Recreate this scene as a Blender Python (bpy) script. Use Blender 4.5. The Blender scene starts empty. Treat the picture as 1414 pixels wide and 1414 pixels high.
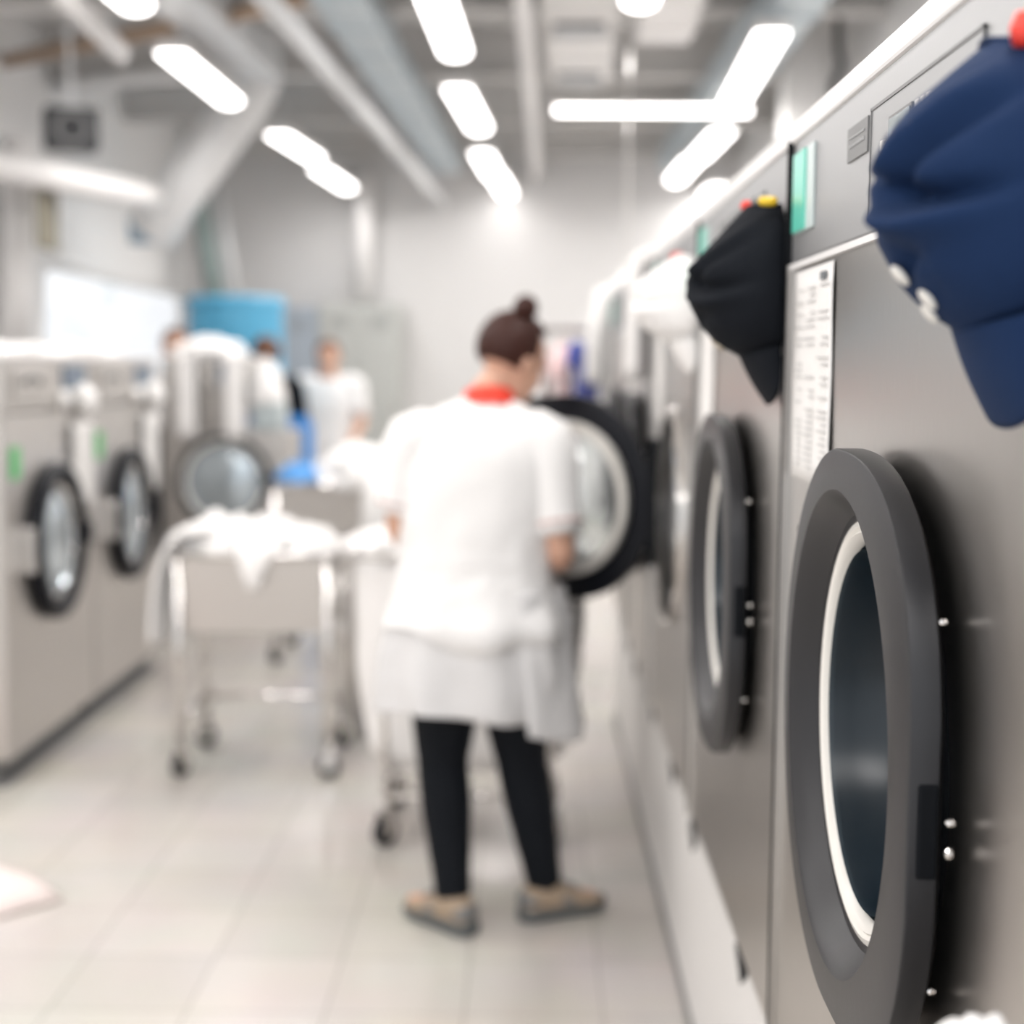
import bpy, bmesh, math, random
from mathutils import Vector, Matrix, Euler, noise
PI = math.pi
C = bpy.context.scene.collection
random.seed(7)

# ---------------------------------------------------------------- camera
CAM = Vector((0, 0, 1.43))
FPX = 2062.0
cd = bpy.data.cameras.new('camera'); cam = bpy.data.objects.new('camera', cd); C.objects.link(cam)
cd.sensor_fit = 'HORIZONTAL'; cd.sensor_width = 24.0; cd.lens = 35.0
cd.clip_start = 0.05; cd.clip_end = 100
PITCH, YAW, ROLL = math.radians(5.6), math.radians(0.64), math.radians(0.4)
R = Matrix.Rotation(YAW, 3, 'Z') @ Matrix.Rotation(PI/2 - PITCH, 3, 'X') @ Matrix.Rotation(ROLL, 3, 'Z')
cam.matrix_world = Matrix.Translation(CAM) @ R.to_4x4()
cd.dof.use_dof = True; cd.dof.focus_distance = 1.34; cd.dof.aperture_fstop = 1.7
bpy.context.scene.camera = cam

def ray(px, py):
    return R @ Vector(((px-707)/FPX, -(py-707)/FPX, -1))
def at(px, py, Y):          # point seen at pixel, at distance Y
    d = ray(px, py); return CAM + d*(Y/d.y)
def atz(px, py, z):         # point seen at pixel, at height z
    d = ray(px, py); return CAM + d*((z-CAM.z)/d.z)

# ---------------------------------------------------------------- materials
MATS = {}
def mat(name, col, rough=.5, metal=0, bump=0, bscale=40, stretch=None, var=0.0, emit=0, ecol=None, trans=0, spec=.5, sheen=0, coat=0):
    m = bpy.data.materials.new(name); m.use_nodes = True
    nt = m.node_tree; b = nt.nodes['Principled BSDF']
    b.inputs['Base Color'].default_value = (*col, 1)
    b.inputs['Roughness'].default_value = rough
    b.inputs['Metallic'].default_value = metal
    b.inputs['Specular IOR Level'].default_value = spec
    if sheen: b.inputs['Sheen Weight'].default_value = sheen
    if coat: b.inputs['Coat Weight'].default_value = coat
    if trans: b.inputs['Transmission Weight'].default_value = trans
    if emit:
        b.inputs['Emission Color'].default_value = (*(ecol or col), 1); b.inputs['Emission Strength'].default_value = emit
    tc = nt.nodes.new('ShaderNodeTexCoord'); mp = nt.nodes.new('ShaderNodeMapping')
    nt.links.new(tc.outputs['Object'], mp.inputs['Vector'])
    if stretch: mp.inputs['Scale'].default_value = stretch
    nz = nt.nodes.new('ShaderNodeTexNoise'); nz.inputs['Scale'].default_value = bscale; nz.inputs['Detail'].default_value = 4
    nt.links.new(mp.outputs['Vector'], nz.inputs['Vector'])
    if var:
        mx = nt.nodes.new('ShaderNodeMix'); mx.data_type = 'RGBA'
        mx.inputs['A'].default_value = (*[c*(1-var) for c in col], 1)
        mx.inputs['B'].default_value = (*[min(1, c*(1+var)) for c in col], 1)
        nt.links.new(nz.outputs['Fac'], mx.inputs['Factor']); nt.links.new(mx.outputs['Result'], b.inputs['Base Color'])
    if bump:
        bp = nt.nodes.new('ShaderNodeBump'); bp.inputs['Strength'].default_value = bump; bp.inputs['Distance'].default_value = .01
        nt.links.new(nz.outputs['Fac'], bp.inputs['Height']); nt.links.new(bp.outputs['Normal'], b.inputs['Normal'])
    MATS[name] = m
    return m
steel = mat('brushed_steel', (.56, .535, .51), .30, 1, bump=.03, bscale=30, stretch=(30, 30, 1), var=.08)
steel_warm = mat('warm_steel', (.60, .575, .55), .36, 1, bump=.03, bscale=30, stretch=(30, 30, 1), var=.06)
chrome = mat('chrome', (.8, .78, .76), .12, 1)
panel_grey = mat('panel_grey', (.42, .42, .425), .42, .75, bump=.02, bscale=200)
panel_light = mat('panel_light', (.36, .36, .365), .42, .75)
door_grey = mat('door_grey', (.026, .0255, .028), .40, .2, bump=.04, bscale=500)
door_black = mat('rubber_black', (.003, .004, .006), .75, spec=.2)
door_black_gloss = mat('door_black', (.003, .004, .008), .5, spec=.25)
seal_white = mat('seal_white', (.80, .77, .72), .35)
glass_dark = mat('door_glass_dark', (.010, .020, .030), .28, 0, trans=.2)
glass_clear = mat('door_glass_clear', (.88, .93, .94), .05, 0, trans=.95)
drum_steel = mat('drum_steel', (.6, .62, .64), .3, 1)
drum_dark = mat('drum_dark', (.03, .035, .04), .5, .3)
white_paint = mat('white_paint', (.78, .765, .75), .45, var=.03)
trim_white = mat('trim_white', (.86, .84, .83), .4)
cloth_white = mat('white_cotton', (.90, .88, .865), .9, bump=.15, bscale=60, var=.02)
cloth_cool = mat('white_cotton_cool', (.80, .82, .85), .9, bump=.15, bscale=60, var=.02)
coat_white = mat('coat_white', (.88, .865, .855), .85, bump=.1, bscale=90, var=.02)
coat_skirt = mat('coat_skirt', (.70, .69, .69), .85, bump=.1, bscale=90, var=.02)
navy = mat('navy_cotton', (.005, .021, .070), .85, spec=.25, bump=.2, bscale=900, var=.12)
black_cotton = mat('black_cotton', (.005, .0065, .010), .85, bump=.2, bscale=900, var=.1, spec=.2)
legging = mat('black_legging', (.0015, .003, .006), .8, spec=.25)
skin = mat('skin', (.66, .38, .27), .5, var=.05, bscale=20)
hair_m = mat('hair_auburn', (.036, .008, .004), .5, spec=.3, bump=.5, bscale=60, stretch=(1, 1, .15), var=.35)
hair_b = mat('hair_brown', (.13, .050, .022), .5, bump=.4, bscale=60, var=.3)
red = mat('red_cloth', (.75, .045, .02), .7)
red_pl = mat('red_plastic', (.85, .06, .04), .35)
yellow_pl = mat('yellow_plastic', (.85, .55, .03), .35)
mustard = mat('mustard_cloth', (.55, .38, .04), .8)
blue_tub = mat('blue_plastic', (.10, .42, .66), .45)
blue_deep = mat('deep_blue_plastic', (.015, .20, .55), .4)
blue_cloth = mat('blue_cloth', (.12, .35, .72), .8)
blue_dark = mat('indigo_cloth', (.07, .09, .33), .8)
pink = mat('pink_cloth', (.85, .62, .62), .8)
teal = mat('teal_label', (.12, .62, .48), .3)
green = mat('green_sticker', (.12, .55, .18), .5)
paper = mat('paper', (.84, .82, .80), .7, var=.02)
ink = mat('printed_ink', (.60, .59, .58), .8)
ink_dark = mat('dark_ink', (.16, .17, .18), .8)
lcd = mat('lcd', (.16, .20, .21), .15)
name_grey = mat('nameplate_grey', (.22, .22, .22), .5, .3)
display_blue = mat('display_blue', (.12, .17, .24), .3)
shoe_m = mat('shoe_beige', (.38, .29, .21), .8, bump=.2, bscale=80, var=.15)
sole_m = mat('sole_grey', (.10, .11, .115), .7)
tan_pipe = mat('tan_pipe', (.42, .30, .21), .6)
pipe_grey = mat('galvanised_pipe', (.74, .75, .76), .45, .15)
pipe_blue = mat('blue_grey_duct', (.60, .67, .71), .45, .2)
duct_m = mat('foil_duct', (.80, .80, .80), .4, .15, bump=.6, bscale=30)
concrete = mat('concrete', (.70, .69, .675), .9, bump=.2, bscale=6, var=.2)
beam_m = mat('beam_paint', (.66, .645, .63), .7, var=.12, bscale=8)
wall_m = mat('wall_paint', (.70, .69, .685), .8, bump=.05, bscale=20, var=.03)
wall_l = mat('wall_paint_light', (.82, .815, .81), .8, var=.03)
locker_g = mat('locker_grey', (.50, .51, .49), .55)
locker_b = mat('locker_blue_grey', (.38, .43, .49), .55)
green_pipe = mat('green_grey_pipe', (.30, .38, .37), .6)
black_paint = mat('black_paint', (.015, .015, .018), .5)
brown_edge = mat('brown_card', (.22, .13, .08), .8)
lamp_on = mat('lamp_on', (1, .97, .95), .5, emit=5, ecol=(1, .965, .945))
lamp_off = mat('lamp_off', (.80, .78, .77), .4)

def tile_mat():
    m = bpy.data.materials.new('floor_tiles'); m.use_nodes = True; nt = m.node_tree; b = nt.nodes['Principled BSDF']
    tc = nt.nodes.new('ShaderNodeTexCoord'); mp = nt.nodes.new('ShaderNodeMapping')
    mp.inputs['Location'].default_value = (-.174, -.10, 0)
    br = nt.nodes.new('ShaderNodeTexBrick'); br.offset = 0
    br.inputs['Scale'].default_value = 1; br.inputs['Brick Width'].default_value = .308; br.inputs['Row Height'].default_value = .308
    br.inputs['Mortar Size'].default_value = .0035; br.inputs['Mortar Smooth'].default_value = .3
    br.inputs['Color1'].default_value = (.60, .56, .52, 1); br.inputs['Color2'].default_value = (.66, .62, .575, 1)
    br.inputs['Mortar'].default_value = (.47, .435, .40, 1)
    nz = nt.nodes.new('ShaderNodeTexNoise'); nz.inputs['Scale'].default_value = 3; nz.inputs['Detail'].default_value = 6
    mx = nt.nodes.new('ShaderNodeMix'); mx.data_type = 'RGBA'; mx.blend_type = 'MULTIPLY'; mx.inputs['Factor'].default_value = .15
    nt.links.new(tc.outputs['Object'], mp.inputs['Vector']); nt.links.new(mp.outputs['Vector'], br.inputs['Vector'])
    nt.links.new(tc.outputs['Object'], nz.inputs['Vector'])
    nt.links.new(br.outputs['Color'], mx.inputs['A']); nt.links.new(nz.outputs['Color'], mx.inputs['B'])
    nt.links.new(mx.outputs['Result'], b.inputs['Base Color'])
    b.inputs['Roughness'].default_value = .22
    bp = nt.nodes.new('ShaderNodeBump'); bp.inputs['Strength'].default_value = .2; bp.inputs['Distance'].default_value = .002; bp.invert = True
    nt.links.new(br.outputs['Fac'], bp.inputs['Height']); nt.links.new(bp.outputs['Normal'], b.inputs['Normal'])
    return m
floor_m = tile_mat()

# ---------------------------------------------------------------- mesh helpers
def obj(name, bm, m, parent=None, loc=None, smooth=False, rot=None):
    me = bpy.data.meshes.new(name)
    bmesh.ops.recalc_face_normals(bm, faces=bm.faces)
    bm.to_mesh(me); bm.free()
    me.materials.append(m)
    if smooth:
        for p in me.polygons: p.use_smooth = True
    o = bpy.data.objects.new(name, me); C.objects.link(o)
    if parent is not None: o.parent = parent
    if loc is not None: o.location = loc
    if rot is not None: o.rotation_euler = rot
    return o
def soft(o, ang=35):
    for p in o.data.polygons: p.use_smooth = True
    try: o.data.set_sharp_from_angle(angle=math.radians(ang))
    except Exception: pass
    return o
def tag(o, label, cat, group=None, kind=None):
    o['label'] = label; o['category'] = cat
    if group: o['group'] = group
    if kind: o['kind'] = kind
    return o
def thing(name, label, cat, loc=(0, 0, 0), rz=0, group=None):
    o = bpy.data.objects.new(name, None); C.objects.link(o); o.empty_display_size = .1
    o.location = loc; o.rotation_euler = (0, 0, rz)
    return tag(o, label, cat, group)
def struct(name, bm, m, parent=None, smooth=False):
    o = obj(name, bm, m, parent, smooth=smooth); o['kind'] = 'structure'; return o
def copy_tree(o, parent=None):
    c = o.copy(); C.objects.link(c)
    if parent is not None: c.parent = parent
    for ch in [x for x in C.objects if x.parent == o]: copy_tree(ch, c)
    return c
def box(bm, x0, x1, y0, y1, z0, z1, bev=0):
    vs = [bm.verts.new((x, y, z)) for x in (x0, x1) for y in (y0, y1) for z in (z0, z1)]
    F = [(0, 1, 3, 2), (4, 6, 7, 5), (0, 4, 5, 1), (2, 3, 7, 6), (0, 2, 6, 4), (1, 5, 7, 3)]
    fs = [bm.faces.new([vs[i] for i in f]) for f in F]
    if bev:
        es = list({e for f in fs for e in f.edges})
        bmesh.ops.bevel(bm, geom=es, offset=bev, segments=2, affect='EDGES', profile=.5)
    return bm
def B(*a, **k): return box(bmesh.new(), *a, **k)
def ringloft(bm, rings, cap0=True, cap1=True, closed=True):
    rv = [[bm.verts.new(p) for p in r] for r in rings]
    n = len(rings[0])
    for a, b in zip(rv, rv[1:]):
        for i in range(n if closed else n-1):
            j = (i+1) % n
            bm.faces.new((a[i], a[j], b[j], b[i]))
    if cap0: bm.faces.new(rv[0][::-1])
    if cap1: bm.faces.new(rv[-1])
    return rv
def tube(bm, pts, rad, n=12, cap=True, flat=1.0, up=None):
    pts = [Vector(p) for p in pts]
    if not hasattr(rad, '__len__'): rad = [rad]*len(pts)
    rings = []; prev = None
    for i, p in enumerate(pts):
        t = (pts[min(i+1, len(pts)-1)] - pts[max(i-1, 0)]).normalized()
        if prev is None:
            ref = Vector(up) if up else (Vector((0, 0, 1)) if abs(t.z) < .9 else Vector((1, 0, 0)))
            u = t.cross(ref).normalized()
        else:
            u = (prev - t*prev.dot(t)).normalized()
        v = t.cross(u); prev = u
        rings.append([p + (u*math.cos(2*PI*k/n) + v*math.sin(2*PI*k/n)*flat)*rad[i] for k in range(n)])
    ringloft(bm, rings, cap, cap)
    return bm
def T(pts, rad, **k): return tube(bmesh.new(), pts, rad, **k)
def smoothpath(pts, sub=4):
    pts = [Vector(p) for p in pts]; out = []
    for i in range(len(pts)-1):
        p0 = pts[max(i-1, 0)]; p1 = pts[i]; p2 = pts[i+1]; p3 = pts[min(i+2, len(pts)-1)]
        for s in range(sub):
            t = s/sub
            out.append(.5*((2*p1) + (p2-p0)*t + (2*p0-5*p1+4*p2-p3)*t*t + (3*p1-p0-3*p2+p3)*t**3))
    out.append(pts[-1]); return out
def smoothvals(v, sub=4): return [x[0] for x in smoothpath([(a, 0, 0) for a in v], sub)]
def ell(bm, c, r, n=16, m=10, M=None):
    c = Vector(c)
    res = bmesh.ops.create_uvsphere(bm, u_segments=n, v_segments=m, radius=1)
    for v in res['verts']:
        p = Vector((v.co.x*r[0], v.co.y*r[1], v.co.z*r[2]))
        if M: p = M @ p
        v.co = c + p
    return bm
def E(c, r, **k): return ell(bmesh.new(), c, r, **k)
def xform(bm, M):
    bmesh.ops.transform(bm, matrix=M, verts=bm.verts); return bm
def disc_extrude(outline, y0, y1, bm=None, bev=0):
    """outline: list of (x,z); extruded along y, closed solid"""
    bm = bm or bmesh.new()
    ringloft(bm, [[(x, y0, z) for x, z in outline], [(x, y1, z) for x, z in outline]])
    return bm
def revolve_y(profile, n=64, cx=0, cz=0, bm=None, closed=False):
    """profile: list of (r, y) revolved about the y axis through (cx,cz)"""
    bm = bm or bmesh.new()
    rings = [[(cx+r*math.cos(2*PI*k/n), y, cz+r*math.sin(2*PI*k/n)) for k in range(n)] for r, y in profile]
    if closed: rings.append(rings[0])
    ringloft(bm, rings, False, False)
    if closed: bmesh.ops.remove_doubles(bm, verts=bm.verts, dist=1e-6)
    return bm
def remeshed(o, voxel, it=4, fac=.5):
    md = o.modifiers.new('r', 'REMESH'); md.mode = 'VOXEL'; md.voxel_size = voxel; md.use_smooth_shade = True
    if it:
        s = o.modifiers.new('s', 'SMOOTH'); s.iterations = it; s.factor = fac
    bpy.context.view_layer.update()
    dg = bpy.context.evaluated_depsgraph_get()
    me = bpy.data.meshes.new_from_object(o.evaluated_get(dg))
    o.modifiers.clear(); o.data = me
    for p in me.polygons: p.use_smooth = True
    return o

# ================================================================ THE SETTING
RX, LX, BY, CZ = 1.75, -2.95, 13.0, 3.45
struct('floor', B(LX-.1, RX+.1, -1.5, BY+.1, -.1, 0), floor_m)
struct('ceiling', B(LX-.1, RX+.1, -1.5, BY+.1, CZ, CZ+.1), concrete)
struct('wall_back', B(LX-.1, RX+.1, BY, BY+.1, 0, CZ), wall_m)
struct('wall_right', B(RX, RX+.1, -1.5, BY, 0, CZ), wall_l)
# left wall with a window opening
wy0, wy1, wz0, wz1 = 9.15, 12.95, 1.25, 2.03
bm = bmesh.new()
box(bm, LX-.1, LX, -1.5, wy0, 0, CZ); box(bm, LX-.1, LX, wy1, BY, 0, CZ)
box(bm, LX-.1, LX, wy0, wy1, 0, wz0); box(bm, LX-.1, LX, wy0, wy1, wz1, CZ)
struct('wall_left', bm, wall_l)
bm = bmesh.new()
for y0, y1, z0, z1 in ((wy0, wy1, wz0, wz0+.03), (wy0, wy1, wz1-.03, wz1), (wy0, wy0+.03, wz0, wz1), (wy1-.03, wy1, wz0, wz1)):
    box(bm, LX-.07, LX-.02, y0, y1, z0, z1)
w = struct('window_1', bm, white_paint)
pg = obj('pane', B(LX-.05, LX-.045, wy0+.03, wy1-.03, wz0+.03, wz1-.03), mat('window_glass', (1, 1, 1), .0, trans=1), w)
# ceiling beams
for i, y in enumerate((4.2, 5.9, 7.6, 9.3, 11.0, 12.7)):
    bm = bmesh.new()
    box(bm, LX, RX, y-.09, y-.07+.16, CZ-.02, CZ); box(bm, LX, RX, y-.01, y+.01, CZ-.26, CZ-.02); box(bm, LX, RX, y-.07, y+.07, CZ-.28, CZ-.26)
    struct('trim_%d' % (i+1), bm, beam_m)
struct('trim_7', B(1.36, 1.56, 8.2, 8.4, 0, CZ), white_paint)      # column by the right wall
# skirting
struct('baseboard_back', B(LX, RX, BY-.02, BY, 0, .1), locker_g)

# ================================================================ LAMPS
LH = 2.86
def lamp(name, label, p0, p1, width=.145, on=True, power=0, group=None, thick=.05):
    p0, p1 = Vector(p0), Vector(p1); c = (p0+p1)/2; d = p1-p0; L = d.length
    rz = math.atan2(d.y, d.x) - PI/2
    t = thing(name, label, 'ceiling lamp', (c.x, c.y, c.z), rz, group)
    obj('housing', B(-width/2, width/2, -L/2, L/2, .03, .03+thick, bev=.006), lamp_off, t)
    bm = bmesh.new(); n = 10
    rings = []
    for y in (-L/2+.02, L/2-.02):
        rings.append([(width*.48*math.cos(a), y, .03+ .035*math.sin(a)) for a in [PI+PI*k/n for k in range(n+1)]])
    ringloft(bm, rings)
    obj('tube_cover', bm, lamp_on if on else lamp_off, t, smooth=False)
    for s in (-1, 1):
        obj('suspension_wire', T([(0, s*L*.35, .03+thick), (0, s*L*.35, CZ-c.z)], .004, n=6), pipe_grey, t)
    if on and power:
        ld = bpy.data.lights.new('lamp_light', 'AREA'); ld.shape = 'RECTANGLE'; ld.size = width; ld.size_y = L*.95
        ld.energy = power; ld.color = (1, .975, .955)
        lo = bpy.data.objects.new('lamp_light', ld); C.objects.link(lo); lo.parent = t; lo.location = (0, 0, -.012)
    return t
def lamp_px(a, b, label, group, z=LH, **k):
    return lamp('ceiling_lamp', label, atz(*a, z), atz(*b, z), group=group, **k)
PW = 9
G = 'tube lamps hung in rows from the ceiling'
lamp_px((120, -40), (190, 19), 'lit tube lamp at the top left edge of the picture', G, power=PW)
lamp_px((235, 80), (318, 147), 'lit tube lamp left of centre, above the foil duct', G, power=PW)
lamp_px((382, 191), (435, 224), 'lit tube lamp, nearer one of the two touching end to end on the left', G, power=PW)
lamp_px((440, 238), (480, 264), 'lit tube lamp, farther one of the two touching end to end on the left', G, power=4)
lamp_px((590, -20), (629, 82), 'lit tube lamp at the top edge, nearest of the middle row', G, power=PW)
lamp_px((630, 128), (662, 184), 'lit tube lamp in the middle row, between the nearest and the farthest pair', G, power=PW)
lamp_px((664, 216), (682, 248), 'lit tube lamp of the middle row, upper one of the far overlapping pair', G, power=PW)
lamp_px((684, 246), (700, 272), 'lit tube lamp of the middle row, farthest and lowest of all', G, power=1.5)
lamp_px((1068, 52), (1012, 150), 'lit tube lamp on the right that rises behind the long crosswise tube', G, power=PW)
lamp_px((1000, 186), (965, 222), 'lit tube lamp on the right just under the long crosswise tube', G, power=PW)
lamp_px((958, 225), (932, 254), 'lit tube lamp on the right, lower of the pair under the crosswise tube', G, power=PW)
lamp_px((992, 262), (968, 284), 'lit tube lamp low on the right, half hidden by the dryer tops', G, power=PW)
lamp('ceiling_lamp', 'long lit tube lamp hung crosswise to all the others', at(762, 156, 8.6), at(1040, 157, 8.6), width=.035, power=PW, group=None, thick=.02)
lamp_px((70, -10), (168, 88), 'unlit tube lamp in the top left corner', None, on=False, width=.08)
# extra lamps added above and behind the camera
# (out of frame: put in to brighten the near machines)
for x, y in ((-2.0, 4.6), (-2.0, 2.6), (-.95, 3.6), (-1.1, 1.3), (.55, 3.4), (.45, 1.2), (-2.1, .4), (-.4, -.6), (.4, 5.6)):
    lamp('ceiling_lamp', 'added tube lamp over the near aisle, outside the picture', (x, y-.6, LH), (x+.03, y+.6, LH), power=PW, group='added lamps above the near aisle')

# ================================================================ CEILING SERVICES
def pipe(name, label, cat, pts, r, m, sub=1, n=14, group=None):
    if sub > 1: pts = smoothpath(pts, sub)
    return tag(obj(name, T(pts, r, n=n), m, smooth=True), label, cat, group)
pipe('ceiling_pipe', 'long pale pipe running lengthwise left of the middle lamp row', 'pipe', [atz(340, -35, 2.83), at(612, 282, 12.95)], .045, pipe_grey)
pipe('ceiling_pipe', 'tan pipe crossing the ceiling slantwise at the upper left', 'pipe', [atz(-60, 98, 3.1), atz(380, 8, 3.1), atz(520, -30, 3.1)], .04, tan_pipe)
pipe('ceiling_pipe', 'thin pale pipe running above the tan pipe at the upper left', 'pipe', [atz(-40, 130, 3.12), atz(310, 95, 3.12)], .05, duct_m)
pipe('ceiling_pipe', 'thin white pipe running lengthwise beside the box duct with grilles', 'pipe', [atz(720, -30, 3.0), at(741, 244, 12.9)], .04, trim_white)
pipe('wall_pipe', 'white vertical pipe on the back wall above the grey locker', 'pipe', [at(502, 415, 12.85), at(504, 238, 12.85)], .085, trim_white)
pipe('wall_pipe', 'green grey pipe slanting down the far left corner, left of two', 'pipe', [at(272, 262, 12.2), at(300, 425, 12.2)], .07, green_pipe)
pipe('wall_pipe', 'pale pipe slanting down the far left corner, right of the green grey one', 'pipe', [at(300, 262, 12.4), at(325, 425, 12.4)], .05, pipe_grey)
pipe('wall_pipe', 'thick white pipe along the left wall below the black loudspeaker', 'pipe', [at(-60, 215, 7.4), at(80, 245, 8.0), at(210, 272, 8.9)], .075, trim_white, sub=4)
pipe('wall_pipe', 'thick white pipe standing beside the left wall', 'pipe', [at(20, 500, 8.3), at(22, 300, 8.3), at(26, 190, 8.3)], .09, trim_white)
tag(obj('wall_vent', B(-.03, 0, -.16, .16, -.22, .22, bev=.008), mat('vent_khaki', (.24, .22, .17), .7), loc=at(68, 288, 8.1)), 'narrow dark khaki vent high on the left wall', 'vent')
def rect_duct(name, label, x0, x1, z0, z1, y0, y1, skew, m, grilles=()):
    t = thing(name, label, 'duct', ((x0+x1)/2, y0, z0), -skew)
    w = (x1-x0)/2; L = y1-y0
    bm = B(-w, w, 0, L, 0, z1-z0, bev=.01)
    for k in range(1, int(L/.6)+1): box(bm, -w-.012, w+.012, k*.6-.012, k*.6+.012, -.012, z1-z0+.012)
    obj('duct_body', bm, m, t)
    for gy in grilles:
        g = obj('grille', B(-w*.7, w*.7, gy-.12, gy+.12, -.022, -.001), name_grey, t)
        bm = bmesh.new()
        for k in range(6): box(bm, -w*.66, w*.66, gy-.1+k*.038, gy-.088+k*.038, -.03, -.022)
        obj('grille_slats', bm, pipe_grey, g)
    for s in (.2, .8):
        obj('hanger', T([(0, L*s, z1-z0), (0, L*s, CZ-z0)], .006, n=6), pipe_grey, t)
    return t
rect_duct('ventilation_duct', 'white box duct with dark grilles underneath, at the top centre', .02, .36, 3.02, 3.22, 6.2, 8.75, .031, white_paint, (1.05, 2.25))
rect_duct('ventilation_duct', 'short white box duct right of the one with grilles', .46, .72, 3.0, 3.25, 6.0, 7.5, .031, trim_white)
rect_duct('ventilation_duct', 'blue grey duct running lengthwise beside the long pale pipe', -1.0, -.78, 3.0, 3.15, 5.4, 12.5, .028, pipe_blue)
rect_duct('ventilation_duct', 'blue grey duct on the right above the lit tube lamps', 1.05, 1.3, 3.02, 3.2, 5.8, 12.4, .0, pipe_blue)
rect_duct('ventilation_duct', 'grey duct running lengthwise between the left and middle lamp rows', -1.75, -1.5, 3.02, 3.2, 5.6, 8.6, .028, pipe_grey)
# foil duct
def foil_duct(label, pts, r):
    ps = smoothpath(pts, 14)
    rad = [r*(1+.035*math.sin(i*2.2)) for i in range(len(ps))]
    return tag(obj('foil_duct', T(ps, rad, n=20), duct_m, smooth=True), label, 'duct')
foil_duct('wide silvery foil duct slanting down from the ceiling on the left', [Vector((at(362, 90, 9.3).x, 9.3, CZ)), at(348, 115, 9.3), at(310, 175, 9.3), at(255, 250, 9.3), at(210, 318, 9.4)], .16)
tag(obj('duct_collar', T([at(205, 300, 9.6), at(207, 335, 9.6)], .13, n=20), mat('collar_blue', (.35, .5, .62), .5)), 'pale blue collar at the low end of the foil duct', 'duct')
# speaker box
p = at(98, 180, 7.6)
t = thing('loudspeaker', 'black loudspeaker hanging near the ceiling at the far left', 'loudspeaker', p, .35)
obj('cabinet', B(-.13, .13, -.1, .1, -.1, .1, bev=.015), black_paint, t)
obj('speaker_cone', revolve_y([(.001, -.085), (.03, -.09), (.07, -.104), (.08, -.104), (.08, -.098)], 24), name_grey, t)
obj('bracket', T([(0, 0, .1), (0, 0, CZ-p.z)], .012, n=8), pipe_grey, t)
# black cable beside the column
p0 = at(1158, 62, 7.9)
tag(obj('hanging_cable', T(smoothpath([Vector((p0.x, p0.y, CZ)), p0, p0+Vector((.02, 0, -.1)), p0+Vector((-.02, 0, -.22)), p0+Vector((.01, 0, -.34))], 5), .022, n=8), black_paint, smooth=True), 'black cable coil hanging in front of the white column on the right', 'cable')
# conduit clips: small pale sprinkler heads
for i, (px, py, lab) in enumerate(((277, 14, 'left one at the top edge above the lamp left of centre'), (303, 42, 'just behind the one at the top edge'), (382, 124, 'between the left lamps, below two others'), (485, 226, 'beside the far left pair of lamps'), (540, 30, 'left of the nearest middle lamp'), (586, 165, 'left of the middle row where it nears the far wall'))):
    p = atz(px, py, 3.12)
    t = thing('sprinkler_head', 'small pale sprinkler head, '+lab, 'sprinkler', p, 0, 'sprinkler heads between the lamp rows')
    obj('stem', T([(0, 0, .02), (0, 0, CZ-p.z)], .012, n=8), pipe_grey, t)
    obj('deflector', revolve_y([(.001, 0), (.035, .004), (.035, .012), (.012, .03), (.001, .03)], 16), chrome, t).rotation_euler = (PI/2, 0, 0)

# ================================================================ RIGHT ROW: TUMBLE DRYERS
FX = .33           # front plane of the row
Z0, Z1, ZP = .54, 1.71, 1.557
def door_outline(R_=.268, a_handle=.296, n=72, shrink=0.0):
    out = []
    for k in range(n):
        a = 2*PI*k/n; c, s = math.cos(a), math.sin(a)
        if c >= 0:
            e = 2.7; r = 1/((abs(c)/a_handle)**e + (abs(s)/R_)**e)**(1/e)
            if abs(math.degrees(math.atan2(s, c))) < 33: r = min(r, (a_handle*.985)/c)
        else:
            e = 2.0; r = 1/((abs(c)/(R_*.96))**e + (abs(s)/R_)**e)**(1/e)
        r -= shrink
        out.append((r*c, r*s))
    return out
def make_door(parent, ring_m, rim_m, glass_m, loc, rot=0):
    """local: door centre at x=0,z=0; closed door's back at y=-.018; outside towards -y. hinge at x=-.28"""
    d = bpy.data.objects.new('door', None); C.objects.link(d); d.parent = parent; d.location = loc; d.rotation_euler = (0, 0, rot)
    n = 72
    def ring(out_sh, y): return [(x, y, z) for x, z in door_outline(shrink=out_sh, n=n)]
    def circ(r, y, cx=-.0): return [(cx+r*math.cos(2*PI*k/n), y, r*math.sin(2*PI*k/n)) for k in range(n)]
    bm = bmesh.new()
    rings = [circ(.200, -.012), ring(.012, -.012), ring(0, -.018), ring(0, -.038), ring(.001, -.040), ring(.003, -.041), circ(.229, -.041), circ(.225, -.038), circ(.216, -.024), circ(.203, -.006), circ(.200, -.006), circ(.200, -.012)]
    ringloft(bm, rings, False, False); bmesh.ops.remove_doubles(bm, verts=bm.verts, dist=1e-5)
    soft(obj('door_ring', bm, ring_m, d), 28)
    soft(obj('inner_rim', revolve_y([(.203, -.006), (.200, -.011), (.194, -.013), (.190, -.010), (.188, -.012), (.183, -.008), (.178, .014), (.203, .014)], n, closed=True), rim_m, d), 40)
    # glass bowl pushes into the drum
    gp = [(.178, -.002), (.174, .02), (.166, .06), (.150, .095), (.12, .11), (.06, .116), (.001, .117)]
    gi = [(max(r-.006, .001), y-.006) for r, y in gp]
    soft(obj('door_glass', revolve_y(gp+gi[::-1], n), glass_m, d), 60)
    obj('handle_recess', B(.262, .2935, -.034, -.017, -.045, .030, bev=.003), door_black, d)
    obj('hinge', B(-.318, -.255, -.020, .0, -.155, .165, bev=.005), door_black, d)
    return d
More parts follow.
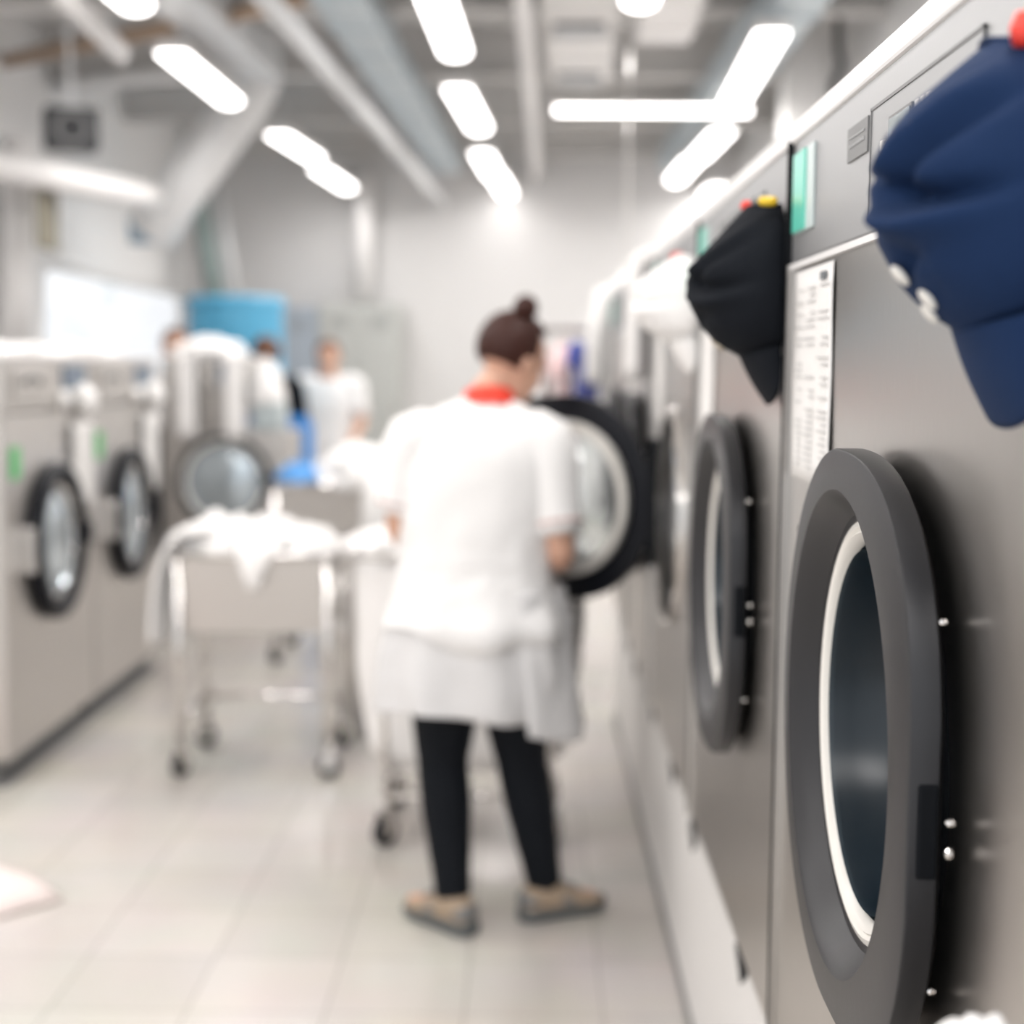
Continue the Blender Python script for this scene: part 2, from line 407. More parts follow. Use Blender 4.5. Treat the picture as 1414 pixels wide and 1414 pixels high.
def make_right_machine(cy, label, door_open=False, near=False):
    t = thing('tumble_dryer', label, 'tumble dryer', (FX, cy, 0), -PI/2, 'tumble dryers in the right-hand row')
    W = .505
    # body with round hole in front
    bm = bmesh.new()
    n = 64; cz = 1.087; r = .235
    def sq(k):
        a = 2*PI*(k+.0)/n; c, s = math.cos(a), math.sin(a)
        hw = W
        zt, zb = ZP-.004-cz, cz-Z0
        sc = min(hw/abs(c) if abs(c) > 1e-6 else 9, (zt/s if s > 1e-6 else 9), (zb/-s if s < -1e-6 else 9))
        return (c*sc, s*sc)
    # snap corner points so the panel is a true rectangle
    outer = [sq(k) for k in range(n)]
    for cx_, cz_ in ((W, ZP-.004-cz), (-W, ZP-.004-cz), (-W, Z0-cz), (W, Z0-cz)):
        k = min(range(n), key=lambda i: (outer[i][0]-cx_)**2+(outer[i][1]-cz_)**2); outer[k] = (cx_, cz_)
    rings = [[(x, .95, cz+z) for x, z in outer], [(x, .004, cz+z) for x, z in outer],
             [(x-(.004 if x > W-.001 else -.004 if x < -W+.001 else 0), 0, cz+z) for x, z in outer],
             [(r*math.cos(2*PI*k/n), 0, cz+r*math.sin(2*PI*k/n)) for k in range(n)],
             [(r*math.cos(2*PI*k/n), .03, cz+r*math.sin(2*PI*k/n)) for k in range(n)]]
    ringloft(bm, rings, True, False)
    obj('body', bm, steel, t)
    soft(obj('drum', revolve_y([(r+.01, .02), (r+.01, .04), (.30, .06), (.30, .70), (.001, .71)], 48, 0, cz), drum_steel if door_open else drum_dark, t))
    soft(obj('door_gasket', revolve_y([(.254, .001), (.254, -.012), (.236, -.014), (.236, .02)], 64, 0.005, cz), door_black if not door_open else chrome, t))
    # control panel
    cp = obj('control_panel', B(-W, W, -.002, .95, ZP+.002, Z1, bev=.003), panel_grey, t)
    obj('top_trim', B(-W, W, -.006, .95, Z1-.004, Z1+.022, bev=.004), trim_white, t)
    obj('panel_edge', B(-W, W, -.005, .01, ZP-.006, ZP+.001), trim_white, t)
    if near:   # details seen only on the two nearest machines
        # recessed frame : Y from 1.466 to 1.11 -> local x = cy - Y
        xa, xb = cy-1.47, cy-1.11
        bm = bmesh.new()
        for a in ((xa, xb, 1.675, 1.678), (xa, xb, 1.572, 1.575), (xa, xa+.003, 1.572, 1.678), (xb-.003, xb, 1.572, 1.678)):
            box(bm, a[0], a[1], -.0045, -.001, a[2], a[3])
        obj('panel_frame', bm, name_grey, cp)
        obj('control_plate', B(xa+.003, xb-.003, -.0035, -.001, 1.575, 1.675), panel_light, cp)
        dx = cy-1.385
        obj('display_frame', B(dx-.003, dx+.078, -.006, -.003, 1.631, 1.657), name_grey, cp)
        obj('display', B(dx, dx+.075, -.007, -.005, 1.634, 1.654), lcd, cp)
        for bx_, bz_ in ((dx-.022, 1.634), (dx-.024, 1.618), (dx+.10, 1.650), (dx+.118, 1.650), (dx+.136, 1.650), (dx+.06, 1.60), (dx+.09, 1.60), (dx-.035, 1.586)):
            obj('button', B(bx_-.005, bx_+.005, -.008, -.003, bz_-.005, bz_+.005, bev=.001), seal_white, cp)
        nx = cy-1.575
        npl = obj('nameplate', B(nx, nx+.092, -.004, -.001, 1.640, 1.674), name_grey, cp)
        bm = bmesh.new()
        for k in range(7): box(bm, nx+.012+k*.010, nx+.019+k*.010, -.0048, -.0038, 1.653, 1.6565)
        box(bm, nx+.01, nx+.08, -.0048, -.0038, 1.662, 1.6635)
        obj('embossed_lines', bm, panel_light, npl)
    else:
        xa, xb = -.07, .30
        obj('control_plate', B(xa, xb, -.0045, -.001, 1.575, 1.675), name_grey, cp)
        obj('nameplate', B(-.20, -.11, -.004, -.001, 1.64, 1.674), name_grey, cp)
    # label holder at the far end of the panel
    lx = -W+.035
    lh = obj('label_holder', B(lx, lx+.115, -.006, -.001, 1.592, 1.690, bev=.002), mat('label_holder_white', (.62, .70, .69), .3) if near else MATS['label_holder_white'], t)
    obj('label_insert', B(lx, lx+.075, -.0085, -.005, 1.594, 1.688), teal, lh)
    # side seams
    obj('side_strip', B(-W+.003, -W+.012, -.008, .0, Z0, ZP), steel, t)
    obj('seam_gasket', B(-W-.006, -W+.003, -.009, .0, Z0, Z1), door_black, t)
    # bolts on the gasket ring
    for a, rr, br_ in ((72, .268, .003), (1, .305, .0035), (-4, .304, .005), (-30, .312, .003), (-62, .29, .003), (32, .315, .003)):
        x = .003+rr*math.cos(math.radians(a)); z = cz+.9*rr*math.sin(math.radians(a))
        obj('bolt', E((x, -.013, z), (br_, .004, br_), n=10, m=6), chrome, t)
    # door
    hx = -.28
    if not door_open:
        make_door(t, door_grey, seal_white, glass_dark, (0, 0, cz))
    else:
        ang = math.radians(-128)
        # rotate about hinge
        hv = Vector((hx, -.01, 0)); cen = hv + Matrix.Rotation(ang, 3, 'Z') @ (Vector((0, 0, 0))-hv)
        make_door(t, door_black_gloss, seal_white, glass_clear, (cen.x, cen.y, cz), ang)
    return t
ROW = [1.40, 2.42, 3.44, 4.46, 5.48]
make_right_machine(ROW[0], 'nearest steel dryer, its big dark grey door ring filling the right edge', near=True)
make_right_machine(ROW[1], 'second steel dryer in the right row, behind the black cap')
make_right_machine(ROW[2], 'third dryer in the right row with its black-ringed door wide open', door_open=True)
make_right_machine(ROW[3], 'fourth dryer in the right row, just past the open black-ringed door')
make_right_machine(ROW[4], 'farthest dryer in the right row, next to the clothes rail')
# plinth
t = thing('machine_plinth', 'long white steel plinth under the right-hand row of dryers', 'plinth', (.363, .8, 0))
bm = bmesh.new(); box(bm, 0, .9, 0, 5.25, 0, .538)
obj('plinth_body', bm, white_paint, t)
obj('ledge_trim', B(-.006, 0, 0, 5.25, 0, .02), name_grey, t)
def atx(px, py, x):
    d = ray(px, py); return CAM + d*(x/d.x)
for q in [Vector((0, 1.3, .44))]+[atx(a, b, .363) for a, b in ((1025, 1325), (958, 1150), (930, 1062), (903, 980))]+[Vector((0, 4.9, .44)), Vector((0, 5.3, .44))]:
    y, z = q.y, q.z; bm = bmesh.new()
    ringloft(bm, [[(-.003, y-.8+.068*c, z+.042*s) for c, s in ((1, 0), (0, 1), (-1, 0), (0, -1))], [(.002, y-.8+.068*c, z+.042*s) for c, s in ((1, 0), (0, 1), (-1, 0), (0, -1))]])
    obj('diamond_hole', bm, door_black, t)

# ---------------------------------------------------------------- sheets on machines
def sheet(label, y0, y1, z0, z1, x=FX-.0015, near=False, sgn=-1, group=None, curl=.0012):
    """paper on a machine front; plane x, spanning y0..y1"""
    t = thing('instruction_sheet', label, 'paper sheet', (x, (y0+y1)/2, z0), 0, group)
    bm = bmesh.new(); w = (y1-y0)/2; h = z1-z0; n = 10; rr = []
    for j in range(n+1):
        zz = h*j/n
        rr.append([(sgn*(.0006+curl*(.5+.5*math.sin(j*.9+i*.5))*(1 if 0 < j < n else .4)), -w+2*w*i/8, zz) for i in range(9)])
    ringloft(bm, rr, False, False, closed=False)
    o = obj('paper', bm, paper, t, smooth=True)
    md = o.modifiers.new('thick', 'SOLIDIFY'); md.thickness = .0004
    if near:
        bm = bmesh.new(); rnd = random.Random(3)
        z = h-.025
        xx = sgn*(.0032)
        while z > .012:
            for c0, c1 in ((-w*.88, -w*.3), (-w*.2, w*.35), (w*.45, w*.88)):
                if rnd.random() < .8:
                    L = (c1-c0)*rnd.uniform(.4, 1)
                    box(bm, xx-.0003, xx+.0003, c0, c0+L, z, z+.0022)
            z -= .0075 if rnd.random() < .85 else .014
        obj('printed_text', bm, ink, t)
        obj('printed_heading', B(xx-.0003, xx+.0003, -w*.75, -w*.45, h-.018, h-.009), ink_dark, t)
    return t
GS = 'printed sheets taped to the machine fronts'
sheet('printed white sheet taped to the nearest dryer, left of its door ring', 1.635, 1.868, 1.296, 1.546, near=True, group=GS)
sheet('white sheet on the second dryer, hidden partly by the black cap', 2.68, 2.88, 1.25, 1.546, group=GS)
sheet('white sheet taped to the third dryer above the open drum', 3.68, 3.92, 1.28, 1.546, group=GS)
sheet('white sheet taped to the fourth dryer, the farthest on the right row', 4.68, 4.95, 1.20, 1.546, group=GS)

# ---------------------------------------------------------------- caps
def cap(name, label, m, y, ztop, dmax=.100, W=.088, L=.187, x=FX-.006, logo=None, seed=0, folds=1.0, group=None, tilt=0, prof=None):
    t = thing(name, label, 'cap', (x, y, ztop), 0, group)
    dp = prof or [(0, .030), (.10, .054), (.20, .074), (.31, .090), (.42, .100), (.54, .099), (.68, .094), (.81, .080), (.92, .060), (1.0, .038)]
    def depth(u):
        for (a, da), (b, db) in zip(dp, dp[1:]):
            if u <= b: return (da+(db-da)*(u-a)/(b-a))*dmax/.100
        return dp[-1][1]*dmax/.1
    n, mth = 56, 48; rings = []
    for j in range(n+1):
        u = j/n; ww = W*(max(0.0, 1-abs(2*u-1)**2.6))**.42*(.9+.1*u)
        ww = max(ww, .035)
        row = []
        for i in range(mth+1):
            a = PI*i/mth; c, s = math.cos(a), math.sin(a)
            d = depth(u)*(max(s, 0)**.8)
            yy = ww*c; zz = -L*u
            # cloth folds: a deep slack fold running across, and smaller ones
            f = 0; tt = -c                      # tt: +1 on the side nearest the aisle's entrance
            sl = 1/(1+math.exp(-(tt-.12)*14))   # the folds sink in on that side
            f1 = u-(.47+.30*tt-.26*tt*tt)
            f += -.017*math.exp(-(f1/.045)**2)+.012*math.exp(-((f1-.085)/.05)**2)
            f2 = u-(.62-.42*tt)
            f += -.012*math.exp(-(f2/.05)**2)*(1 if f1 < -.02 else math.exp(-((f1+.02)/.03)**2))+.007*math.exp(-((f2+.10)/.05)**2)*math.exp(-max(0, f1+.02)**2/.0009)
            f3 = u-(.80-.25*tt)
            f += -.010*math.exp(-(f3/.06)**2)*(1 if f1 > .12 else 0.0)*min(1, max(0, (f1-.12)*12))
            f *= sl*1.5
            f += -.005*math.exp(-((u-.45)/.022)**2)*(1-sl)
            f += .003*noise.noise(Vector((yy*22+seed, d*18, zz*22)))
            # seams of the panels
            for sc in (-.5, .5): f -= .0015*math.exp(-((c-sc)/.03)**2)
            d = d+f*folds*min(1, s*1.6)*min(1, 6*(1-u))*min(1, 8*u+.1)
            row.append((-max(d, 0.0), yy, zz))
        rings.append(row)
    bm = bmesh.new(); ringloft(bm, rings, False, False, closed=False)
    o = obj('crown', bm, m, t, smooth=True)
    md = o.modifiers.new('thick', 'SOLIDIFY'); md.thickness = .0015; md.offset = -1
    # visor
    bm = bmesh.new(); rr = []
    for j in range(13):
        v = j/12; row = []
        for i in range(25):
            a = PI*i/24; c, s = math.cos(a), math.sin(a)
            base = Vector((-(.036*dmax/.1)*s-.004, W*.74*c, -L+.012*(1-s)+.004))
            tip = Vector((-.001-.006*s, W*.74*c, -L-.002-.060*s**.42))
            p_ = base.lerp(tip, v)
            p_.x -= .003*math.sin(PI*v)*s
            row.append(tuple(p_))
        rr.append(row)
    ringloft(bm, rr, False, False, closed=False)
    o = obj('visor', bm, m, t, smooth=True)
    md = o.modifiers.new('thick', 'SOLIDIFY'); md.thickness = .003; md.offset = 0
    if logo:
        bm = bmesh.new()
        for u, c in logo:
            s = math.sqrt(1-c*c); ww = W*(max(0.0, 1-abs(2*u-1)**2.6))**.42*(.9+.1*u)
            p_ = Vector((-(depth(u)*s**.8)-.001, ww*c, -L*u))
            ell(bm, p_, (.003, .009, .0085), M=Matrix.Rotation(-.7, 3, 'Y'))
        obj('embroidery', bm, seal_white if name == 'baseball_cap' and m is navy else mat('dull_gold', (.55, .48, .38), .6), t, smooth=True)
    obj('back_strap', T(smoothpath([(-.012, -.035, -.006), (-.026, 0, .002), (-.012, .035, -.006)], 5), .007, n=8, flat=.35), m, t, smooth=True)
    t.rotation_euler = (tilt, 0, 0)
    return t
cap('baseball_cap', 'navy blue baseball cap hanging on the nearest dryer at the right edge', navy, 1.0, 1.640, logo=((.80, -.1), (.885, -.25), (.93, .1)), seed=1.5)
cap('baseball_cap', 'black baseball cap hanging on the second dryer beside the seam', black_cotton, 1.99, 1.640, dmax=.118, W=.086, L=.197, prof=[(0, .036), (.42, .100), (.50, .100), (.66, .096), (.80, .084), (.92, .064), (1.0, .038)], logo=((.93, 0), (.90, .3)), seed=4, folds=.6)
cap('baseball_cap', 'white baseball cap hanging on the third dryer, blurred', cloth_white, 2.98, 1.645, dmax=.125, W=.10, L=.17, seed=8, folds=.5)
# magnets that hold the caps
def magnet(label, y, z, m, r=.008, x=FX-.008):
    return tag(obj('magnet', revolve_y([(.001, .006), (r*.8, .006), (r, 0), (r*.9, -.014), (.001, -.018)], 20), m, loc=(x-.004, y, z), rot=(0, 0, -PI/2), smooth=True), label, 'magnet', 'coloured magnets holding the caps')
magnet('large red magnet above the navy cap', .955, 1.640, red_pl, r=.012, x=FX-.012)
magnet('small red magnet above the black cap', 2.02, 1.643, red_pl, r=.008, x=FX-.03)
magnet('small yellow magnet above the black cap', 1.93, 1.640, yellow_pl, r=.0065, x=FX-.020)
magnet('small dark magnet between the red and the yellow one above the black cap', 1.982, 1.645, name_grey, r=.008, x=FX-.022)
magnet('small red magnet above the white cap', 3.0, 1.645, red_pl, r=.010, x=FX-.03)

# ================================================================ LINEN helpers
def heap_bm(rx, ry, h, seed=0, n=40, lumps=.35, base=0):
    """a closed pile of cloth"""
    bm = bmesh.new(); rings = []
    for j in range(n//2+1):
        v = j/(n//2); r = math.sin(v*PI/2); row = []
        z = h*math.cos(v*PI/2)
        for i in range(n):
            a = 2*PI*i/n; c, s = math.cos(a), math.sin(a)
            q = Vector((c*r*2.2+seed, s*r*2.2, z/h*1.3+seed*.3))
            f = 1+lumps*noise.noise(q)+lumps*.5*noise.noise(q*2.7)+.12*lumps*math.sin(a*9+seed+v*5)
            row.append((rx*r*c*f, ry*r*s*f, base+max(0, z*(1+lumps*noise.noise(q*1.5+Vector((5, 3, 1)))*1.2) if v < 1 else 0)))
        rings.append(row)
    top = rings[0]; rings[0] = [(p[0]*.0+math.cos(2*PI*i/n)*.002, math.sin(2*PI*i/n)*.002, top[0][2]) for i, p in enumerate(top)]
    ringloft(bm, rings, True, True)
    return bm
def heap(name, label, cat, loc, rx, ry, h, seed=0, m=None, group=None, rz=0, lumps=.35):
    return tag(obj(name, heap_bm(rx, ry, h, seed, lumps=lumps), m or cloth_white, loc=loc, smooth=True, rot=(0, 0, rz)), label, cat, group)
def drape(name, label, cat, path, width_dir, w, m=None, seed=0, amp=.012, group=None, thick=.008, taper=1.0, n=16):
    """cloth strip following a path, spread along width_dir"""
    ps = smoothpath(path, 6); wd = Vector(width_dir).normalized(); rows = []
    for j, p_ in enumerate(ps):
        v = j/(len(ps)-1); row = []
        tgt = (ps[min(j+1, len(ps)-1)]-ps[max(j-1, 0)]).normalized(); nn = tgt.cross(wd).normalized()
        for i in range(n+1):
            u = -1+2*i/n; ww = w/2*(1+(taper-1)*v)
            q = p_ + wd*u*ww + nn*amp*(math.sin(u*7+seed+v*2)+.6*noise.noise(Vector((u*3+seed, v*4, seed))))*min(1, .3+v*1.5)
            q = q + tgt*(.03*w*math.sin(u*3+seed) if j in (len(ps)-1,) else 0)
            row.append(tuple(q))
        rows.append(row)
    bm = bmesh.new(); ringloft(bm, rows, False, False, closed=False)
    o = obj(name, bm, m or cloth_white, smooth=True)
    md = o.modifiers.new('thick', 'SOLIDIFY'); md.thickness = thick; md.offset = 0
    return tag(o, label, cat, group)

# ================================================================ LEFT ROW: WASHERS
def make_left_machine(loc, rz, label, W=.5, H=1.46, cz=.783, R_=.285, D=.9, facing=False, group='washing machines in the left-hand row'):
    XR = .10 if facing else W-.003
    t = thing('washing_machine', label, 'washing machine', loc, rz, group)
    zb = .09
    obj('body', B(-W+.003, W-.003, 0, D, zb, 1.06 if facing else H-.205, bev=.006), steel_warm, t)
    if facing: obj('upper_body', B(-W+.003, XR, .0, D, 1.062, H-.205, bev=.006), steel, t)
    obj('base', B(-W+.02, W-.02, .05, D-.05, 0.0, zb), name_grey, t)
    cp = obj('control_panel', B(-W+.003, XR, -.012, D, H-.20, H-.02, bev=.006), steel, t)
    obj('lid', B(-W+.003, XR, -.018, D, H-.018, H, bev=.004), trim_white, t)
    # soap drawer with handle, display
    sd = obj('soap_drawer', B(-W*.85, -W*.15, -.020, -.011, H-.17, H-.05, bev=.004), steel, cp)
    obj('drawer_handle', T(smoothpath([(-W*.66, -.02, H-.10), (-W*.6, -.035, H-.085), (-W*.4, -.035, H-.085), (-W*.34, -.02, H-.10)], 4), .008, n=8), name_grey, sd, smooth=True)
    D0, D1 = (-.03, .09) if facing else (W*.25, W*.80)
    dp = obj('display', B(D0, D1, -.018, -.011, H-.165, H-.04, bev=.003), display_blue, cp)
    for k in range(4 if not facing else 2): obj('button', B(D0+.015+k*.05, D0+.015+k*.05+.03, -.024, -.017, H-.15, H-.13), seal_white, dp)
    # door
    d = bpy.data.objects.new('door', None); C.objects.link(d); d.parent = t; d.location = (0, 0, cz)
    soft(obj('door_ring', revolve_y([(.205, -.002), (R_*.98, -.002), (R_, -.012), (R_*.99, -.042), (R_*.95, -.052), (.235 if not facing else .243, -.052), (.212 if not facing else .232, -.03), (.205 if not facing else .228, -.015)], 48, closed=True), door_black_gloss if not facing else door_grey, d), 30)
    soft(obj('inner_rim', revolve_y([(a_+(.018 if facing else 0), b__) for a_, b__ in ((.214, -.018), (.206, -.026), (.192, -.022), (.188, -.005), (.210, -.002))], 48, closed=True), chrome if not facing else seal_white, d), 40)
    soft(obj('door_glass', revolve_y([(.19 if not facing else .222, -.020), (.175 if not facing else .20, -.008), (.15, -.022), (.10, -.032), (.001, -.036)], 48), mat('porthole_glass', (.52, .58, .62), .08, .55) if 'porthole_glass' not in MATS else MATS['porthole_glass'], d), 60)
    obj('hinge', B(-R_-.03, -R_+.02, -.04, 0, -.08, .08, bev=.006), chrome, d)
    obj('handle', B(R_-.05, R_+.02, -.065, -.01, -.04, .04, bev=.006), door_black_gloss, d)
    for s in (-1, 1):
        for y in (.08, D-.08): obj('foot', T([(s*(W-.08), y, 0), (s*(W-.08), y, zb)], .02, n=10), black_paint, t)
    return t
SX = -1.74
make_left_machine((SX, 5.40, 0), PI/2, 'nearest washer in the left row, cut by the left edge')
make_left_machine((SX, 6.42, 0), PI/2, 'second washer in the left row, nearer the rolling linen trough')
# floor strip below
tag(obj('machine_plinth', B(SX-.75, SX-.012, 4.9, 6.93, 0, .012), name_grey), 'dark low strip under the left-hand washers', 'plinth')
sx = SX+.014
def lsheet(label, y0, y1, z0, z1, grp):
    return sheet(label, y0, y1, z0, z1, x=sx, sgn=1, group=grp, curl=.002)
lsheet('long white sheet hanging on the nearest left washer, right of its door', 5.62, 5.88, .87, 1.20, 'white sheets on the left washers')
lsheet('long white sheet hanging on the second left washer, right of its door', 6.66, 6.92, .85, 1.20, 'white sheets on the left washers')
for i, (y, z, lab) in enumerate(((4.99, 1.09, 'green sticker at the left edge of the nearest left washer'), (5.98, 1.10, 'green sticker beside the white sheet, between the two left washers'))):
    tag(obj('green_sticker', B(-.002, .002, -.045, .045, -.055, .055, bev=.001), green, loc=(SX+.003, y+.03, z)), lab, 'sticker')
def wall_cap(label, y, z, r, x=SX+.012):
    t = thing('rolled_cap', label, 'cap', (x, y, z), PI/2, 'white caps hung on the left washers')
    obj('crown', revolve_y([(r, 0), (r*1.02, -r*.25), (r*.9, -r*.62), (r*.6, -r*.92), (r*.25, -r*1.05), (.001, -r*1.08)], 28), cloth_white, t, smooth=True)
    obj('band', revolve_y([(r*1.03, .002), (r*1.08, -r*.08), (r*1.08, -r*.28), (r*1.02, -r*.3)], 28), seal_white, t, smooth=True)
    return t
wall_cap('round white cap on the nearest left washer, above its sheet', 5.74, 1.285, .062)
wall_cap('smaller round white cap left of the big one on the nearest left washer', 5.50, 1.29, .036)
wall_cap('round white cap on the second left washer, above its sheet', 6.80, 1.285, .062)
wall_cap('smaller round white cap left of the big one on the second left washer', 6.53, 1.29, .036)
heap('folded_linen', 'long low pile of white linen on top of the nearest left washer', 'linen', (SX-.35, 5.4, 1.461), .25, .42, .05, 2, group='linen piles on the left washers')
heap('folded_linen', 'long low pile of white linen on top of the second left washer', 'linen', (SX-.35, 6.45, 1.461), .25, .42, .05, 5, group='linen piles on the left washers')

# machine facing the camera
fm = make_left_machine((-1.665, 8.15, 0), 0, 'steel washer facing the camera behind the linen trough, grey-ringed door', W=.34, H=1.47, cz=.79, R_=.265, D=.58, facing=True, group=None)
heap('towel_pile', 'heaped white towels on top of the washer facing the camera', 'towels', (-1.77, 8.3, 1.471), .19, .20, .10, 3)
tag(obj('plastic_tub', B(-.08, .08, -.12, .12, 0, .16, bev=.015), mat('tub_grey', (.50, .56, .57), .4), loc=(-1.44, 8.32, 1.062)), 'small grey plastic tub on the camera-facing washer, under a white towel bundle', 'tub')
heap('towel_pile', 'rounded white towel bundle in the grey tub on the camera-facing washer', 'towels', (-1.46, 8.30, 1.21), .10, .12, .24, 9, lumps=.2)
f = 8.118
GD = 'white towels hanging down the front of the camera-facing washer'
drape('hanging_towel', 'white towel hanging at the left on the camera-facing washer', 'towel', [(-1.86, 8.35, 1.485), (-1.86, 8.13, 1.485), (-1.86, f-.015, 1.40), (-1.86, f-.02, 1.03)], (1, 0, 0), .10, seed=1, group=GD)
drape('hanging_towel', 'white towel hanging in the middle of the camera-facing washer', 'towel', [(-1.62, 8.35, 1.485), (-1.62, 8.13, 1.485), (-1.60, f-.015, 1.40), (-1.60, f-.02, 1.02)], (1, 0, 0), .10, seed=2, group=GD)
tag(obj('dark_locker', B(-.17, .12, -.1, .3, 0, 1.06, bev=.01), mat('dark_cabinet', (.07, .06, .06), .6), loc=(-2.19, 8.35, 0)), 'dark low cabinet in the gap left of the camera-facing washer', 'cabinet')

# ================================================================ CARTS
def castor(parent, x, y, r=.04, rz=0):
    e = bpy.data.objects.new('castor', None); C.objects.link(e); e.parent = parent; e.location = (x, y, 0); e.rotation_euler = (0, 0, rz)
    soft(obj('wheel', revolve_y([(.001, -.014), (r*.5, -.016), (r, -.011), (r, .011), (r*.5, .016), (.001, .014)], 24, 0, r), black_paint, e))
    bm = bmesh.new(); box(bm, -.018, .018, -.023, -.018, r-.01, r*2+.02); box(bm, -.018, .018, .018, .023, r-.01, r*2+.02); box(bm, -.02, .02, -.023, .023, r*2+.015, r*2+.022)
    obj('fork', bm, chrome, e)
    return e
def trough_cart(loc, rz, label, w, d, zt, zb, post=.02):
    t = thing('linen_trolley', label, 'trolley', loc, rz)
    # basin
    bm = bmesh.new(); th = .006; tp = .03
    o_ = [[(-w+a, -d+a, z), (w-a, -d+a, z), (w-a, d-a, z), (-w+a, d-a, z)] for a, z in ((tp, zb), (0, zt), (th, zt), (tp+th, zb+th))]
    ringloft(bm, o_, True, True)
    obj('basin', bm, steel_warm, t)
    bm = bmesh.new(); tube(bm, [(-w, -d, zt), (w, -d, zt)], .012); tube(bm, [(-w, d, zt), (w, d, zt)], .012); tube(bm, [(-w, -d, zt), (-w, d, zt)], .012); tube(bm, [(w, -d, zt), (w, d, zt)], .012)
    obj('rim', bm, chrome, t, smooth=True)
    for sx_ in (-1, 1):
        for sy in (-1, 1):
            obj('leg', T([(sx_*(w-.012), sy*(d-.012), .10), (sx_*(w-.012), sy*(d-.012), zt)], post, n=14), chrome, t, smooth=True)
            castor(t, sx_*(w-.012), sy*(d-.012), rz=.5*sx_*sy+.6)
    bm = bmesh.new()
    for s in (-1, 1): tube(bm, [(s*(w-.012), -d, .19), (s*(w-.012), d, .19)], .011)
    tube(bm, [(-w, d-.012, .19), (w, d-.012, .19)], .011)
    obj('lower_rail', bm, chrome, t, smooth=True)
    obj('push_handle', T(smoothpath([(w, -d*.8, zt), (w+.06, -d*.8, zt+.045), (w+.06, d*.8, zt+.045), (w, d*.8, zt)], 6), .011, n=10), chrome, t, smooth=True)
    return t
cx0, cx1 = -1.215, -.675
tc = trough_cart(((cx0+cx1)/2, 5.28, 0), .0, 'rolling steel trough on four castors, heaped with white linen', .27, .22, .775, .505)
heap('linen_bundle', 'white linen bundle at the left end of the rolling trough', 'linen', (-1.08, 5.28, .74), .19, .19, .15, 1, lumps=.22, group='white linen bundles in the rolling trough')
heap('linen_bundle', 'white linen bundle in the middle of the rolling trough', 'linen', (-.93, 5.30, .74), .17, .18, .155, 4, lumps=.22, group='white linen bundles in the rolling trough')
heap('linen_bundle', 'white linen bundle at the right end of the rolling trough', 'linen', (-.79, 5.28, .74), .13, .18, .12, 7, lumps=.22, group='white linen bundles in the rolling trough')
drape('hanging_sheet', 'white sheet hanging over the left end of the rolling trough', 'sheet', [(-1.10, 5.27, .86), (-1.21, 5.27, .83), (-1.265, 5.27, .72), (-1.29, 5.27, .46)], (0, 1, 0), .34, seed=3, amp=.02, thick=.02)
# pointed tip of cloth at the front
drape('hanging_sheet', 'pointed white cloth corner hanging over the front of the rolling trough', 'sheet', [(-.93, 5.15, .84), (-.93, 5.055, .80), (-.94, 5.03, .74), (-.935, 5.03, .67)], (1, 0, 0), .20, seed=5, amp=.008, taper=.12, thick=.012)

# laundry bag trolley in front of the woman
t = thing('laundry_bag_trolley', 'wheeled trolley with a white cloth bag in front of the red-collared woman', 'trolley', (-.175, 4.54, 0))
w_, d_ = .345, .24; wi, di = .245, .20
bm = bmesh.new(); rr = []
for j in range(15):
    v = j/14; z = .25+(.86-.25)*v; row = []
    for i in range(48):
        a = 2*PI*i/48; c, s = math.cos(a), math.sin(a); e = .45
        x = (abs(c)**e)*(1 if c > 0 else -1); y = (abs(s)**e)*(1 if s > 0 else -1)
        k = .86+.14*v+.05*math.sin(PI*v)+.02*noise.noise(Vector((x*3, y*3, v*4)))+.012*math.sin(a*11+v*3)
        row.append((x*w_*k, y*d_*k, z+(-.02*math.sin(a*3) if j == 0 else 0)))
    rr.append(row)
ringloft(bm, rr, True, True)
obj('cloth_bag', bm, cloth_white, t, smooth=True)
bm = bmesh.new(); bm2 = bmesh.new()
for s in (-1, 1):
    tube(bm, [(s*w_, -d_, .875), (s*w_, d_, .875)], .012); tube(bm, [(-w_, s*d_, .875), (w_, s*d_, .875)], .012)
    tube(bm2, [(-wi, s*di, .15), (wi, s*di, .15)], .012); tube(bm2, [(s*wi, -di, .15), (s*wi, di, .15)], .012)
obj('rim', bm, chrome, t, smooth=True)
obj('lower_frame', bm2, chrome, t, smooth=True)
for sx_ in (-1, 1):
    for sy in (-1, 1):
        obj('post', T([(sx_*wi, sy*di, .12), (sx_*wi, sy*di, .88)], .012, n=10), chrome, t, smooth=True)
        castor(t, sx_*wi, sy*di, r=.045, rz=.9)
heap('linen_bundle', 'white linen spilling over the bag trolley, left of the red-collared woman', 'linen', (-.36, 4.62, .86), .19, .22, .07, 11)

